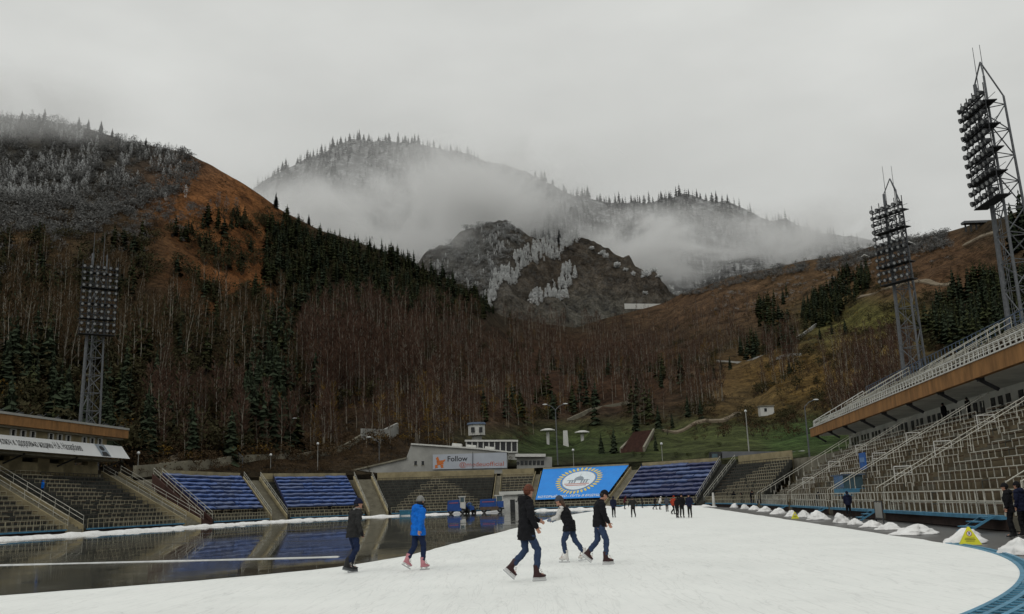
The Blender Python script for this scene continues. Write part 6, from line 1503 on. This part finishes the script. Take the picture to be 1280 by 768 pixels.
# man in backward cap looking down
J = J_(pel=(0,0,0.98), chest=(0.04,0,1.34), neck=(0.10,0,1.53), head=(0.17,0,1.66), shL=(0.07,0.19,1.46), elL=(0.09,0.27,1.22), haL=(0.20,0.25,1.00), shR=(0.06,-0.19,1.46), elR=(0.08,-0.27,1.20), haR=(0.19,-0.25,0.99),
       hipL=(0,0.09,0.93), knL=(-0.03,0.10,0.57), anL=(-0.26,0.10,0.315), fpL=0.70, hipR=(0,-0.09,0.93), knR=(0.15,-0.10,0.58), anR=(0.11,-0.10,0.19), fpR=0.0, hem=0.08, flare=0.96, hpitch=0.55, curl=0.4)
person('skater in a black jacket and peaked cap looking down, one skate pushing back', gp(751,706,fz), 0.15, J, dict(jacket=m_blk, legs=m_jeans, hat=m_blk, hair=m_hair_k, skate=m_skate_m), style=dict(hat='cap', hair='short'), scale=0.985)
# ---- distant people: four poses
def base_pose(sp=0.1, lean=0.0, arm=0.25, fwd=0.0, lift=0.0):
    return J_(pel=(0,0,0.97), chest=(0.03+lean,0,1.33), neck=(0.04+lean*1.5,0,1.53), head=(0.06+lean*1.8,0,1.68), shL=(0.03+lean,0.19,1.46), elL=(0.02+fwd*0.5,arm,1.20), haL=(0.08+fwd,arm-0.03,1.0+lift), shR=(0.03+lean,-0.19,1.46), elR=(0.0+fwd*0.4,-arm,1.20), haR=(0.06+fwd,-arm+0.03,1.0+lift),
              hipL=(0,0.09,0.92), knL=(sp*0.7+0.04,0.10,0.56), anL=(sp,0.11,0.19), fpL=0.0, hipR=(0,-0.09,0.92), knR=(-sp*0.3+0.04,-0.10,0.56), anR=(-sp*1.6,-0.11,0.20+max(0,sp-0.1)*0.35), fpR=max(0,sp-0.1)*1.6, hem=0.12)
POSES = dict(stand=base_pose(0.02,0,0.24), lean=base_pose(0.06,0.10,0.25,0.18,0.15), stride=base_pose(0.22,0.06,0.30), wide=base_pose(0.16,0.02,0.38))
def far_person(px, py, hpx, pose, jacket, legs, label, yaw, hat=None, z=0.0, loc=None, group=None):
    p = loc if loc is not None else gp(px, py, z); d = (p-CAMP).dot(Fw); sc_ = min(1.08, max(0.84, hpx*d/F_PX/1.87))
    st = dict(hat='beanie', hair='short', hood=pose in ('stand','lean'))
    return person(label, p, yaw, POSES[pose], dict(jacket=jacket, legs=legs, hat=hat or jacket), False, st, sc_, 'far_'+pose, group)
FP = [(767.5,647.5,27,'stand',m_navy,m_blk,'distant skater in navy standing just behind the capped skater',1.2),(781,637,18,'lean',m_maroon,m_blk,'small skater in dark maroon bending forward, left of the striding one',0.4),(792,647.5,27,'wide',m_char,m_blk,'dark clad skater with legs wide apart alone on the ice',1.7),
 (803,635.5,14,'stand',m_char,m_blk,'tiny dark figure against the navy tarpaulin foot',0.2),(819,637.5,17,'stride',m_blk,m_blk,'dark skater right beside the one in white',0.3),(825,637.5,17,'lean',m_whitec,m_blk,'small skater in a white jacket on the far ice',0.2),(834,640,20,'stand',m_dgrey,m_char,'grey clad skater between the white jacket and the red jacket',1.0),
 (842,643.5,24,'stride',m_orangec,m_blk,'skater in a red jacket at the edge of the standing group',0.6),(847,648,25,'lean',m_blk,m_char,'dark skater leaning in front of the red jacket',0.9),(853,648,31,'stand',m_blk,m_char,'tall dark skater in the middle of the standing group',-1.4),(863,648,31,'stand',m_navy,m_char,'dark skater at the outer end of the standing group',-2.0),
 (275,654,17,'lean',m_maroon,m_blk,'person in maroon on the far snow bank under the first tarpaulin',0.3),(284,654,16,'stand',m_red,m_char,'person in red jacket on the far snow bank',0.1),(299.5,653,18,'stand',m_lblue,m_jeans_d,'person in pale blue on the snow bank beside the red jacket',1.5),(245,657,13,'lean',m_whitec,m_blk,'person in white top under the dark red stair wall',2.0),
 (214,657,16,'stand',m_blk,m_blk,'dark figure on the snow bank at the end of the covered stand',1.2),(207.5,657.5,14,'stand',m_char,m_blk,'shorter charcoal figure beside the dark one on the bank',0.7),(183,659,14,'lean',m_greyk,m_blk,'person in grey with dark trousers, leftmost on the snow bank',2.4),
 (597,641,17,'stand',m_blk,m_blk,'dark figure standing between the small tractor and the long resurfacer',-1.2),(603,641,18,'stand',m_maroon,m_red,'figure in red trousers beside the long resurfacer',-1.6),
 (1062,648,32,'stand',m_navy,m_blk,'dark navy figure standing before the front railing of the stand',1.5),(1022,641,25,'lean',m_blk,m_char,'black clad figure leaning by the front railing',0.2),
 (918,634,20,'stand',m_blk,m_blk,'first of three dark figures by the far row of snow piles',1.0),(930,634.5,19,'lean',m_char,m_blk,'middle of three dark figures by the far row of snow piles',2.6),(941,635,22,'stand',m_blk,m_navy,'last of three dark figures by the far row of snow piles',-1.0)]
for q in FP: far_person(*q)
gs = dict(hat='beanie', hair='short', hood=True, shoes=True)
person('guard in black coat and hat standing at the frame edge near the blue steps', gp(1267,671)-Vector((0,0,0.07)), 2.6, POSES['stand'], dict(jacket=m_blk, legs=m_blk, hat=m_blk, skate=m_skate_k), True, gs, 0.93, 'near_stand')
person('second guard in dark navy half cut by the frame edge', gp(1282,669)-Vector((0,0,0.07)), 2.2, POSES['stand'], dict(jacket=m_navy, legs=m_blk, hat=m_blk, skate=m_skate_k), True, gs, 0.95, 'near_stand')
far_person(0,0,15,'stand',m_royal,m_navy,'spectator in a bright blue jacket in the covered stand',1.0,loc=ro(rim_at(53,10.5,4.6),10.5,Z_B+7*(Z_T-Z_B)/NR+0.05))
for px, m_, lab in ((1181,m_blk,'dark spectator on the upper walkway under the orange edge'),(1211,m_char,'second dark spectator further along the upper walkway')):
    far_person(0,0,30,'stand',m_,m_blk,lab,2.0,loc=ro(rim_at(px,16.0,7.0),16.0,6.32))

bpy.data.batch_remove(_trash)
for ts in _tmp: bpy.data.scenes.remove(ts)
